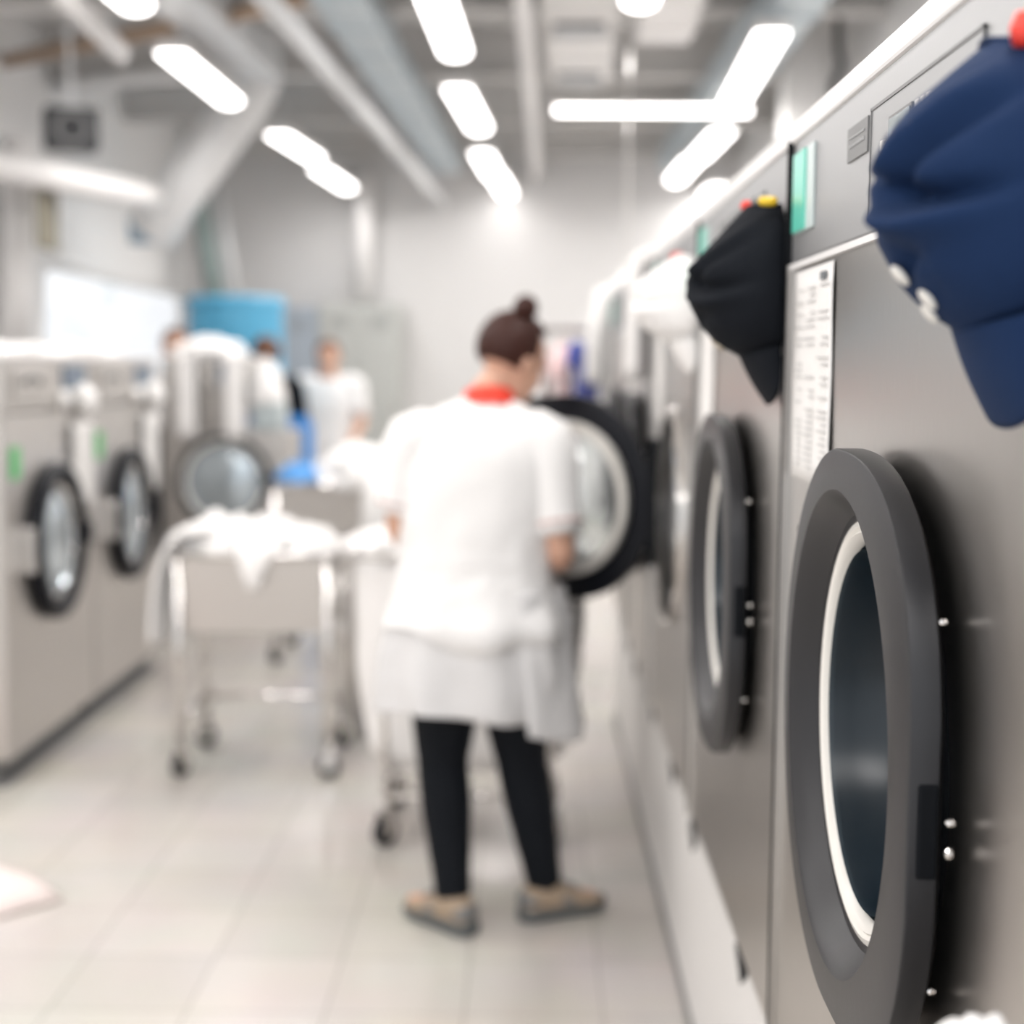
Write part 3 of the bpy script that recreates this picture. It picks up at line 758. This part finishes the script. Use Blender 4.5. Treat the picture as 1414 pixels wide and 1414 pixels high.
# second mound cart farther away
tc2 = trough_cart((-.92, 7.3, 0), 0, 'plain grey steel trough behind the rolling one, with a blue cloth on it', .30, .25, .86, .50)
heap('linen_mound', 'big white linen mound left of the red-collared woman, at her elbow height', 'linen', (-.80, 7.25, .84), .24, .26, .20, 13, lumps=.25)
heap('blue_cloth', 'light blue cloth on the corner of the grey steel trough', 'cloth', (-1.12, 7.2, .85), .12, .14, .10, 6, m=blue_cloth)
t = trough_cart((-.40, 6.5, 0), 0, 'linen trolley piled high with white sheets, half hidden behind the red-collared woman', .27, .22, .80, .45)
heap('linen_mound', 'tall white sheet mound on the trolley behind the red-collared woman', 'linen', (-.46, 6.45, .79), .25, .22, .33, 17, lumps=.25)
drape('hanging_sheet', 'white sheet hanging down the front of the trolley left of the red-collared woman', 'sheet', [(-.52, 6.38, 1.02), (-.54, 6.26, .92), (-.55, 6.22, .75), (-.55, 6.21, .40)], (1, 0, 0), .30, seed=9, amp=.02, thick=.015)
tag(obj('yellow_cloth', heap_bm(.05, .05, .06, 2), mustard, loc=(-.61, 5.72, .71), smooth=True), 'small mustard yellow cloth beside the red-collared woman', 'cloth')
tag(obj('step_stool', B(-.1, .1, -.1, .1, 0, .71, bev=.01), steel, loc=(-.63, 5.74, 0)), 'narrow steel box stand under the mustard yellow cloth', 'stand')

# blue tank on a stand in the far left corner
t = thing('blue_tank', 'big round bright blue plastic tank in the far left corner', 'tank', (-1.96, 10.0, 0))
p_ = [(.001, 1.02), (.29, 1.02), (.31, 1.05), (.315, 1.80), (.33, 1.82), (.33, 1.85), (.30, 1.87), (.001, 1.875)]
bm = bmesh.new(); ringloft(bm, [[(r*math.cos(2*PI*k/48), r*math.sin(2*PI*k/48), z) for k in range(48)] for r, z in p_], False, False)
soft(obj('tank_body', bm, blue_tub, t))
bm = bmesh.new(); ringloft(bm, [[(r*math.cos(2*PI*k/48), r*math.sin(2*PI*k/48), z) for k in range(48)] for r, z in ((.31, 1.42), (.322, 1.43), (.322, 1.45), (.31, 1.46))], False, False)
obj('tank_band', bm, blue_tub, t, smooth=True)
obj('stand_top', B(-.34, .34, -.34, .34, .97, 1.02), steel, t)
for sx_ in (-1, 1):
    for sy in (-1, 1): obj('leg', B(sx_*.3-.02, sx_*.3+.02, sy*.3-.02, sy*.3+.02, 0, .97), steel, t)
t = thing('blue_barrel', 'tall deep blue barrel right of the dark-clothed person', 'barrel', (-1.43, 9.0, 0))
bm = bmesh.new(); ringloft(bm, [[(r*math.cos(2*PI*k/32), r*math.sin(2*PI*k/32), z) for k in range(32)] for r, z in ((.001, 0), (.12, 0), (.13, .03), (.13, .4), (.135, .42), (.13, .44), (.13, 1.05), (.12, 1.09), (.001, 1.10))], False, False)
soft(obj('barrel_body', bm, blue_deep, t))
obj('barrel_lid', T([(0, 0, 1.09), (0, 0, 1.12)], .10, n=24), blue_deep, t)

# lockers on the back wall
def locker(label, x0, x1, z1, m, y=12.45, nd=2):
    t = thing('locker', label, 'locker', ((x0+x1)/2, y, 0)); w = (x1-x0)/2
    obj('cabinet_body', B(-w, w, 0, .5, .05, z1, bev=.006), m, t); obj('base', B(-w+.02, w-.02, .03, .48, 0, .05), name_grey, t)
    for k in range(nd):
        a = -w+2*w*k/nd
        d = obj('locker_door', B(a+.008, a+2*w/nd-.008, -.015, 0, .09, z1-.04, bev=.003), m, t)
        obj('handle', B(a+2*w/nd-.06, a+2*w/nd-.04, -.035, -.015, z1*.5, z1*.5+.12), chrome, d)
        bm = bmesh.new()
        for s in range(4): box(bm, a+.1, a+2*w/nd-.1, -.018, -.014, z1-.2+s*.03, z1-.19+s*.03)
        obj('louvres', bm, name_grey, d)
    return t
a0, a1, a2 = at(386, 430, 12.45), at(440, 425, 12.45), at(552, 425, 12.45)
locker('blue grey locker on the back wall, left of the greenish grey one', a0.x, a1.x-.01, 1.90, locker_b, nd=1)
locker('greenish grey two-door locker on the back wall behind the distant worker', a1.x, a2.x, 1.93, locker_g)

# ================================================================ CLOTHES RAIL
t = thing('clothes_rail', 'steel clothes rail with white garments beyond the open dryer door', 'clothes rail', (.24, 6.9, 0))
obj('hanging_bar', T([(-.32, 0, 1.59), (.42, 0, 1.59)], .014), chrome, t, smooth=True)
obj('top_shelf', B(-.32, .42, -.12, .12, 1.61, 1.625), white_paint, t)
for s in (-.32, .42):
    obj('upright', T([(s, 0, .06), (s, 0, 1.61)], .014), chrome, t, smooth=True); obj('foot', T([(s, -.22, .05), (s, .22, .05)], .016), chrome, t, smooth=True)
def garment(x, y, zt, L, W, m, label, rz=0, seed=0, group=None, name='hanging_coat'):
    g = thing(name, label, 'garment', (x, y, zt), rz, group)
    rings = []; n = 28
    prof = [(0, .10, .015), (.04, .30, .02), (.08, .80, .024), (.14, .97, .027), (.35, .86, .028), (.7, .92, .030), (1.0, 1.0, .034)]
    ps = [(z*L, w*W/2, d) for z, w, d in prof]
    zs = smoothvals([p_[0] for p_ in ps]); ws = smoothvals([p_[1] for p_ in ps]); ds = smoothvals([p_[2] for p_ in ps])
    for z, w, d in zip(zs, ws, ds):
        v = z/L
        rings.append([(w*math.cos(2*PI*k/n)*(1+.04*math.sin(seed+v*5)), d*math.sin(2*PI*k/n)+.009*v*math.sin(k*1.9+seed), -.03-z) for k in range(n)])
    bm = bmesh.new(); ringloft(bm, rings, True, True)
    obj('coat_body', bm, m, g, smooth=True)
    for s in (-1, 1):
        obj('sleeve', T(smoothpath([(s*W*.40, 0, -.09*L-.03), (s*W*.50, .01, -.3*L), (s*W*.50, .02, -.5*L)], 4), smoothvals([.032, .036, .033]), n=12), m, g, smooth=True)
    obj('hanger_hook', T(smoothpath([(0, 0, -.035), (0, 0, 0), (.012, 0, .015), (0, 0, .028)], 4), .003, n=6), chrome, g)
    return g
GR = 'garments on the clothes rail'
for i, (x, m, lab, L, rz) in enumerate(((-.04, cloth_white, 'white coat at the left end of the clothes rail', .78, 1.45), (.06, cloth_white, 'white coat second from the left on the clothes rail', .80, 1.45),
        (.16, pink, 'pale pink garment on the clothes rail between white coats', .40, 1.45), (.27, blue_dark, 'indigo blue garment on the clothes rail', .30, 1.2),
        (.38, cloth_cool, 'bluish white coat right of the indigo garment on the rail', .7, 1.45), (.49, cloth_white, 'white coat at the right end of the clothes rail', .9, 1.45))):
    garment(x, 6.9, 1.575, L, .36, m, lab, rz, i*2.1, GR)
garment(.40, 6.28, 1.86, 1.0, .40, cloth_white, 'long white coat hanging at the far end of the dryer row', .9, 5)
tag(obj('wall_hook_rail', T([(.40, 6.28, 1.886), (.40, 6.28, CZ)], .006, n=8), chrome), 'thin steel rod holding the long white coat', 'rod')
drape('hanging_towel', 'white towel draped over the top of the fourth dryer', 'towel', [(FX+.15, 4.35, 1.745), (FX-.005, 4.35, 1.75), (FX-.03, 4.35, 1.66), (FX-.035, 4.35, 1.40)], (0, 1, 0), .22, seed=12, amp=.012, thick=.01)

# ================================================================ FLOOR CLOTH + NEAR BIN
bm = bmesh.new(); rr = []
q = [atz(-330, 1120, 0), atz(-260, 1340, 0), atz(88, 1245, 0), atz(-5, 1190, .03)]
for j in range(13):
    v = j/12; row = []
    for i in range(13):
        u = i/12
        a = q[0].lerp(q[3], u); b = q[1].lerp(q[2], u); p_ = a.lerp(b, v)
        z = .006+((.02+.075*(1-u)**.5)*math.sin(PI*v)**.6+.03*noise.noise(Vector((u*4, v*4, 0)))+.012*math.sin(u*11+v*5))*(1 if 0 < v < 1 else .15)
        row.append((p_.x, p_.y, max(z, .005)))
    rr.append(row)
ringloft(bm, rr, False, False, closed=False)
o = tag(obj('floor_cloth', bm, mat('pinkish_cloth', (.80, .70, .67), .9), smooth=True), 'pinkish white cloth lying on the floor at the lower left edge', 'cloth')
md = o.modifiers.new('thick', 'SOLIDIFY'); md.thickness = .004
t = thing('laundry_bin', 'narrow steel bin below the lower right corner of the picture', 'bin', (.27, .78, 0))
bm = bmesh.new(); ringloft(bm, [[(-a, -b, z), (a, -b, z), (a, b, z), (-a, b, z)] for a, b, z in ((.045, .13, 0), (.053, .14, .985), (.048, .135, .985), (.04, .125, .01))])
obj('bin_body', bm, steel, t)
heap('towel', 'white towel showing in the lower right corner', 'towel', (.278, .835, .975), .046, .085, .068, 21, lumps=.25)

# ================================================================ PEOPLE
def head_bm(M, bm, s=1.0):
    """head looking along local +y, centre of skull at origin"""
    def e(c, r, rot=None):
        MM = M.to_3x3() @ (rot or Matrix.Identity(3))
        ell(bm, M @ (Vector(c)*s), [x*s for x in r], 20, 14, M=MM)
    e((0, -.012, .025), (.074, .092, .088))
    e((0, .022, -.03), (.060, .066, .078))
    e((0, .045, -.075), (.036, .040, .032))       # chin
    e((0, .080, -.012), (.011, .016, .024)); e((0, .094, -.026), (.012, .011, .010))   # nose
    e((0, .080, -.052), (.022, .012, .006)); e((0, .079, -.062), (.018, .012, .006))   # lips
    e((.034, .060, -.022), (.020, .018, .018)); e((-.034, .060, -.022), (.020, .018, .018))
    e((.030, .074, .018), (.022, .010, .007)); e((-.030, .074, .018), (.022, .010, .007))  # brows
    for sx_ in (-1, 1): e((sx_*.077, -.008, -.012), (.009, .019, .031), Matrix.Rotation(.25*sx_, 3, 'Z'))
def hand_bm(bm, wrist, d, palm_n, side=1, s=1.0, curl=.5):
    """hand from wrist along d; palm_n: direction the palm faces; side: thumb side sign"""
    d = Vector(d).normalized(); n = Vector(palm_n); n = (n-d*n.dot(d)).normalized(); w = d.cross(n)*side
    wrist = Vector(wrist)
    def P(a, b, c): return wrist+(d*a+w*b+n*c)*s
    tube(bm, [P(-.03, 0, 0), P(.0, 0, 0), P(.03, 0, 0), P(.075, 0, .002), P(.092, 0, .004)], [.026*s, .027*s, .036*s, .041*s, .03*s], n=14, flat=.45, up=n)
    for k, (b, L) in enumerate(((.030, .068), (.010, .078), (-.010, .072), (-.029, .056))):
        a = .085; pts = [P(a-.02, b*.9, 0)]; ang = .15; x, c = a, .0
        for seg, fr in enumerate((.45, .30, .25)):
            pts.append(P(x, b, c)); ang += curl*(.8 if seg else .4)
            x += math.cos(ang)*L*fr; c += math.sin(ang)*L*fr
        pts.append(P(x, b, c))
        tube(bm, pts, [.009*s, .009*s, .0085*s, .008*s, .0065*s], n=8)
    tube(bm, [P(.015, .024, .004), P(.04, .045, .014), P(.065, .052, .026), P(.085, .050, .036)], [.014*s, .012*s, .0105*s, .008*s], n=8)
def make_person(name, label, root, J, voxel=.009, hairm=hair_m, headM=None, bun=True, coat=None, collar=None, trousers=legging, coat_len=.55, torso_m=coat_white, skirt_m=None, W=1.0, shoes=True, short_sleeve=True, face_cap=None, eyes=True, curl=.5):
    """J: joints in metres (root-local). shoulders sL,sR elbows eL,eR wrists wL,wR; hips hL,hR knees kL,kR ankles aL,aR toes tL,tR; pelvis, waist, chest, neck"""
    t = thing(name, label, 'person', root)
    V = {k: Vector(v) for k, v in J.items()}
    # ---- body, one surface
    bm = bmesh.new()
    def ringat(c, rx, ry, yaw=0, n=24):
        Mz = Matrix.Rotation(yaw, 3, 'Z')
        return [Vector(c)+Mz @ Vector((rx*math.cos(2*PI*k/n), ry*math.sin(2*PI*k/n), 0)) for k in range(n)]
    pel, wa, ch, nk = V['pelvis'], V['waist'], V['chest'], V['neck']
    yaw = V.get('yaw', Vector((0, 0, 0))).x
    torso = [(pel+Vector((0, 0, -.08)), .13*W, .10), (pel, .165*W, .115), (pel.lerp(wa, .5), .150*W, .10), (wa, .125*W, .088), (wa.lerp(ch, .55), .140*W, .10), (ch, .155*W, .105), (ch.lerp(nk, .55), .135*W, .09), (ch.lerp(nk, .85), .085*W, .065), (nk, .052, .052)]
    ringloft(bm, [ringat(c, a, b, yaw) for c, a, b in torso])
    hc = headM.translation
    tube(bm, [nk+Vector((0, 0, -.03)), nk+Vector((0, 0, .02)), nk.lerp(hc, .6)], [.056, .050, .050], n=16)
    head_bm(headM, bm)
    for s in 'LR':
        sh, el, wr = V['s'+s], V['e'+s], V['w'+s]
        ps = smoothpath([ch.lerp(sh, .6), sh, sh.lerp(el, .5), el, el.lerp(wr, .35), wr], 3)
        tube(bm, ps, smoothvals([.05, .054, .045, .036, .037, .024], 3), n=16)
        hd = V.get('d'+s, (wr-el)); hn = V.get('p'+s, Vector((0, 0, -1)))
        hand_bm(bm, wr, hd, hn, 1 if s == 'L' else -1, .95, curl)
        hp, kn, an = V['h'+s], V['k'+s], V['a'+s]
        ps = smoothpath([hp, hp.lerp(kn, .5), kn, kn.lerp(an, .3), kn.lerp(an, .7), an], 3)
        tube(bm, ps, smoothvals([.092, .076, .054, .056, .040, .033], 3), n=18)
        tube(bm, [an+Vector((0, 0, .01)), an+Vector((0, 0, -.05)), an.lerp(V['t'+s], .5)-Vector((0, 0, .02)), V['t'+s]], [.034, .036, .034, .022], n=12)
    b = obj('body', bm, skin, t); remeshed(b, voxel, 3)
    # ---- hair
    if hairm:
        bm = bmesh.new(); MM = headM.to_3x3()
        res = bmesh.ops.create_uvsphere(bm, u_segments=32, v_segments=24, radius=1)
        for v in res['verts']:
            c = v.co.copy(); p_ = Vector((c.x*.087, c.y*.104-.016, c.z*.102+.03))
            # face opening: pull the front-lower part inside the head
            if c.y > .25 and c.z < .62: p_ = Vector((p_.x*.75, p_.y*.55-.01, p_.z*.85))
            if c.z < -.55: p_.z = .03-.102*.55+(p_.z-(.03-.102*.55))*.25
            st = .002*math.sin(math.atan2(c.x, c.z)*34); p_ = p_*(1+st)
            v.co = headM @ p_
        if bun:
            ell(bm, headM @ Vector((0, -.05, .150)), (.034, .034, .033), 20, 14)
            tube(bm, [headM @ Vector((0, -.04, .10)), headM @ Vector((0, -.048, .138))], [.04, .022], n=16)
        hr = obj('hair', bm, hairm, t, smooth=True)
        if bun:
            bm = bmesh.new(); bc = headM @ Vector((0, -.048, .130))
            tube(bm, [bc+headM.to_3x3() @ Vector((.026*math.cos(a), .026*math.sin(a), 0)) for a in [2*PI*k/20 for k in range(21)]], .005, n=6)
            obj('hair_tie', bm, black_cotton, hr, smooth=True)
    if eyes:
        for sx_ in (-1, 1):
            e = obj('eye', E(headM @ Vector((sx_*.030, .070, .0)), (.011, .011, .009), n=12, m=8), seal_white, t, smooth=True)
            obj('iris', E(headM @ Vector((sx_*.030, .079, .0)), (.005, .004, .005), n=10, m=6), hair_b, e, smooth=True)
    # ---- trousers
    bm = bmesh.new()
    for s in 'LR':
        hp, kn, an = V['h'+s], V['k'+s], V['a'+s]
        ps = smoothpath([hp+Vector((0, 0, .04)), hp.lerp(kn, .5), kn, kn.lerp(an, .3), kn.lerp(an, .7), an+Vector((0, 0, .0))], 4)
        rd = smoothvals([.108, .094, .070, .068, .055, .046], 4)
        rd = [r*(1+.012*math.sin(i*2.1)) for i, r in enumerate(rd)]
        tube(bm, ps, rd, n=22)
    ringloft(bm, [ringat(c, a, b_, yaw) for c, a, b_ in ((pel+Vector((0, 0, -.09)), .14*W, .11), (pel, .175*W, .125), (pel.lerp(wa, .6), .15*W, .11))])
    tr = obj('trousers', bm, trousers, t); remeshed(tr, .010, 2)
    # ---- shoes
    if shoes:
        for s in 'LR':
            an, to = V['a'+s], V['t'+s]; d = (to-an); d.z = 0; d.normalize(); w = Vector((-d.y, d.x, 0)); base = Vector((an.x, an.y, 0))
            def foot_ring(x, hw, z0, z1, n=20):
                c = base+d*x
                out = []
                for k in range(n):
                    a = 2*PI*k/n; cc, ss = math.cos(a), math.sin(a)
                    zz = (z0+z1)/2+(z1-z0)/2*(abs(ss)**.7)*(1 if ss > 0 else -1)
                    out.append(c+w*hw*(abs(cc)**.7)*(1 if cc > 0 else -1)+Vector((0, 0, zz)))
                return out
            bm = bmesh.new()
            ringloft(bm, [foot_ring(x, hw, .02, z1) for x, hw, z1 in ((-.068, .018, .055), (-.06, .032, .085), (-.03, .038, .105), (.01, .040, .108), (.05, .041, .088), (.09, .044, .066), (.13, .042, .052), (.16, .032, .042), (.175, .012, .034))])
            so = soft(obj('shoe', bm, shoe_m, t), 60)
            bm = bmesh.new()
            ringloft(bm, [foot_ring(x, hw, .001, .038) for x, hw in ((-.074, .020), (-.065, .036), (-.03, .041), (.01, .042), (.05, .043), (.09, .047), (.13, .045), (.165, .034), (.182, .012))])
            obj('sole', bm, sole_m, so, smooth=True)
            bm = bmesh.new()
            for k in range(4):
                c = base+d*(.03+k*.02)+Vector((0, 0, .100-k*.0095)); tube(bm, [c-w*.022, c+Vector((0, 0, .006)), c+w*.022], .003, n=6)
            obj('laces', bm, sole_m, so)
            bm = bmesh.new(); ringloft(bm, [foot_ring(x, hw, .04, z1) for x, hw, z1 in ((-.071, .020, .075), (-.062, .035, .082), (-.035, .040, .070))])
            obj('heel_patch', bm, name_grey, so, smooth=True)
            bm = bmesh.new(); ringloft(bm, [foot_ring(x, hw, .03, z1) for x, hw, z1 in ((.035, .0425, .08), (.055, .0432, .072), (.07, .0445, .06))])
            obj('side_patch', bm, name_grey, so, smooth=True)
    # ---- coat
    if coat:
        bm = bmesh.new(); n = 64
        zs = coat   # list of (centre, rx, ry)
        cs = smoothpath([c for c, a, b_ in zs], 5); aa = smoothvals([a for c, a, b_ in zs], 5); bb = smoothvals([b_ for c, a, b_ in zs], 5)
        rings = []; m_ = len(cs)
        for j, (c, a, b_) in enumerate(zip(cs, aa, bb)):
            v = j/(m_-1); row = []
            for k in range(n):
                an_ = 2*PI*k/n; x, y = math.cos(an_), math.sin(an_)
                fold = .02*max(0, .45-v)*2*math.sin(an_*9+1.3*math.sin(v*4))+.010*noise.noise(Vector((x*2.5, y*2.5, v*9)))+.006*noise.noise(Vector((x*6, y*6, v*24)))
                p_ = Vector((a*(abs(x)**.92)*(1 if x > 0 else -1), b_*y, 0)); p_ = p_*(1+fold/max(a, .1))
                if j == 0: p_.z += .012*math.sin(an_*3+1)+(.03*max(0, x)*max(0, -y) if False else 0)
                row.append(c+Matrix.Rotation(yaw, 3, 'Z') @ p_)
            rings.append(row)
        if skirt_m:
            cut = 11
            b2 = bmesh.new(); ringloft(b2, rings[:cut+1], False, False)
            top = [[tuple(Vector(p_)+(Vector(p_)-c_).normalized()*.007) for p_ in row] for row, c_ in zip(rings[cut-2:cut+1], cs[cut-2:cut+1])]
            top[0] = [(p_[0], p_[1], p_[2]+.030*math.sin(2*PI*k_/n*2+.8)+.015*math.sin(2*PI*k_/n*5)) for k_, p_ in enumerate(top[0])]
            ringloft(bm, top+rings[cut+1:], False, True)
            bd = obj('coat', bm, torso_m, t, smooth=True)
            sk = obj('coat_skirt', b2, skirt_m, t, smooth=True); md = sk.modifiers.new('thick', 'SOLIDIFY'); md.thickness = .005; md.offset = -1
        else:
            ringloft(bm, rings, False, True)
            bd = obj('coat', bm, torso_m, t, smooth=True)
        md = bd.modifiers.new('thick', 'SOLIDIFY'); md.thickness = .006; md.offset = -1
        for s in 'LR':
            sh, el, wr = V['s'+s], V['e'+s], V['w'+s]
            if short_sleeve: ps = [ch.lerp(sh, .55)+Vector((0, 0, .015)), sh, sh.lerp(el, .5), sh.lerp(el, .84)]; rd = [.070, .075, .070, .064]
            else: ps = [ch.lerp(sh, .55)+Vector((0, 0, .015)), sh, sh.lerp(el, .5), el, el.lerp(wr, .5), el.lerp(wr, .92)]; rd = [.070, .072, .066, .058, .052, .045]
            ps = smoothpath(ps, 4); rd = smoothvals(rd, 4)
            rd = [r*(1+.03*noise.noise(Vector((i*.7, sh.x*9, 0)))) for i, r in enumerate(rd)]
            sl = obj('sleeve', T(ps, rd, n=24), torso_m, t, smooth=True)
            if short_sleeve:
                a = sh.lerp(el, .72); b_ = sh.lerp(el, .76)
                obj('cuff_stripe', T([a, b_], [.0695, .0688], n=24), mat('stripe_pink', (.62, .47, .44), .8) if 'stripe_pink' not in MATS else MATS['stripe_pink'], sl, smooth=True)
    if collar:
        bm = bmesh.new(); c = nk+Vector(collar[0]); rings = []
        for j, (r_, z) in enumerate(((.080, -.030), (.072, -.005), (.064, .022), (.058, .024), (.066, -.005))):
            rings.append([c+Matrix.Rotation(collar[2], 3, 'X') @ Vector((r_*math.cos(2*PI*k/32), r_*1.0*math.sin(2*PI*k/32), z+.006*math.sin(2*PI*k/32))) for k in range(32)])
        ringloft(bm, rings, False, False)
        obj('collar', bm, collar[1], t, smooth=True)
    return t, V

# --- the woman in the aisle, seen from behind
px = .001867
def hm(loc, turn, nod, lean=0):
    return Matrix.Translation(loc) @ Matrix.Rotation(turn, 4, 'Z') @ Matrix.Rotation(nod, 4, 'X') @ Matrix.Rotation(lean, 4, 'Y')
WR = Vector((-.13, 3.74, 0))
J = dict(pelvis=(.0, .0, .80), waist=(.0, .02, .95), chest=(.0, .04, 1.21), neck=(.028, .085, 1.378),
         sL=(-.165, .04, 1.275), sR=(.175, .02, 1.275), eL=(-.205, .04, 1.045), eR=(.218, -.035, .990), wL=(-.12, .36, .93), wR=(.180, .20, .950),
         dL=(.3, 1, -.2), dR=(.05, .9, -.4), pL=(.4, 0, -1), pR=(-.4, 0, -1),
         hL=(-.075, .0, .76), hR=(.085, .0, .76), kL=(-.088, .03, .43), kR=(.120, .04, .43), aL=(-.055, -.06, .085), aR=(.185, .03, .085), tL=(-.175, .06, .03), tR=(.32, .10, .03), yaw=(-.12, 0, 0))
coat = [(Vector((-.015, .02, .575)), .258, .185), (Vector((-.01, .02, .68)), .250, .180), (Vector((0, .02, .80)), .235, .170), (Vector((0, .025, .90)), .212, .150), (Vector((0, .03, .97)), .203, .142),
        (Vector((0, .035, 1.08)), .207, .138), (Vector((0, .04, 1.20)), .212, .133), (Vector((.003, .05, 1.285)), .190, .115), (Vector((.012, .07, 1.345)), .130, .085), (Vector((.024, .08, 1.380)), .072, .066)]
headM = hm(Vector((.090, .115, 1.478)), math.radians(-52), math.radians(-26))
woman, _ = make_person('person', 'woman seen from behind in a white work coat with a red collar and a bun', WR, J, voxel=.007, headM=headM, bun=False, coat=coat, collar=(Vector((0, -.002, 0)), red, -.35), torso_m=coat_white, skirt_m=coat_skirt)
# bun higher on the back of the crown, with its neck of hair
bm = bmesh.new()
ell(bm, Vector((.122, .085, 1.617)), (.033, .033, .034), 20, 14)
tube(bm, [Vector((.104, .10, 1.54)), Vector((.118, .088, 1.592))], [.035, .018], n=16)
obj('hair_bun', bm, hair_m, woman, smooth=True)
# coat belt and apron strings, skirt flap
bm = bmesh.new(); rows = []
for j in range(17):
    v = j/16; z = .90-v*.36; row = []
    for i in range(17):
        u = i/16; a = math.radians(-62+92*u)
        r1 = .222+.065*v+.012*math.sin(u*14+v*2); r2 = .155+.06*v
        row.append((r1*math.cos(a), .02+r2*math.sin(a), z-.035*math.sin(PI*u)*v))
    rows.append(row)
ringloft(bm, rows, False, False, closed=False)
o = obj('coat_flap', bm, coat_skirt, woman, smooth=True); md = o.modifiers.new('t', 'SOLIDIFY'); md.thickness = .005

woman.scale = (.975, .975, .975)
# --- distant people
def simple_coat(len_z=.6, rx=.2, dz=0):
    return [(Vector((0, 0, len_z)), rx*1.05, .16), (Vector((0, 0, .80)), rx, .15), (Vector((0, 0, .98)), rx*.86, .13), (Vector((0, 0, 1.16)), rx*.98, .13), (Vector((0, 0, 1.28)), rx*.86, .11), (Vector((0, 0, 1.335)), rx*.5, .08), (Vector((0, 0, 1.365)), .07, .06)]
def std_joints(face=1, arms='down'):
    # face=+1 looks along +y; -1 towards the camera
    f = face
    J = dict(pelvis=(0, 0, .84), waist=(0, 0, 1.0), chest=(0, 0, 1.21), neck=(0, .01*f, 1.38),
             sL=(-.18, 0, 1.29), sR=(.18, 0, 1.29), eL=(-.235, .03*f, 1.03), eR=(.235, .03*f, 1.03), wL=(-.20, .20*f, .92), wR=(.20, .20*f, .92),
             pL=(0, 0, -1), pR=(0, 0, -1), hL=(-.08, 0, .80), hR=(.08, 0, .80), kL=(-.09, .02*f, .45), kR=(.09, .02*f, .45),
             aL=(-.09, -.02*f, .085), aR=(.09, -.02*f, .085), tL=(-.11, .13*f, .03), tR=(.11, .13*f, .03))
    return J
pA = at(455, 700, 10.6)
make_person('person', 'distant worker in a white coat and dark trousers facing the camera by the lockers', Vector((pA.x, 10.6, 0)), std_joints(-1), voxel=.011, hairm=hair_b,
            headM=hm(Vector((0, -.03, 1.475)), PI, math.radians(-14)), bun=False, coat=simple_coat(.66, .215), torso_m=coat_white, trousers=legging, short_sleeve=True)
pB = at(366, 700, 9.45)
make_person('person', 'person in dark clothes standing behind the camera-facing washer', Vector((pB.x, 9.45, 0)), std_joints(1), voxel=.011, hairm=hair_b,
            headM=hm(Vector((0, .03, 1.475)), math.radians(50), math.radians(-10)), bun=False, coat=simple_coat(.75, .17), torso_m=black_cotton, trousers=legging, short_sleeve=False, W=.9)
pC = at(248, 700, 9.3)
make_person('person', 'person mostly hidden behind the camera-facing washer, only brown hair showing', Vector((pC.x, 9.3, 0.0)), std_joints(-1), voxel=.011, hairm=hair_b,
            headM=hm(Vector((0, -.03, 1.52)), PI+.4, math.radians(-10)), bun=False, coat=simple_coat(.6, .2), torso_m=coat_white, trousers=legging, short_sleeve=True)

# ================================================================ LIGHT
wd = bpy.data.worlds.new('world'); bpy.context.scene.world = wd; wd.use_nodes = True
bg = wd.node_tree.nodes['Background']; bg.inputs['Color'].default_value = (.93, .96, 1, 1); bg.inputs['Strength'].default_value = 1.1
vs = bpy.context.scene.view_settings
vs.view_transform = 'Standard'; vs.look = 'None'; vs.exposure = 0.5; vs.gamma = 1; vs.use_curve_mapping = False
sc = bpy.context.scene
sc.cycles.max_bounces = 8; sc.cycles.diffuse_bounces = 4; sc.cycles.glossy_bounces = 4; sc.cycles.transmission_bounces = 6
sc.cycles.caustics_reflective = False; sc.cycles.caustics_refractive = False
sc.cycles.sample_clamp_indirect = 6
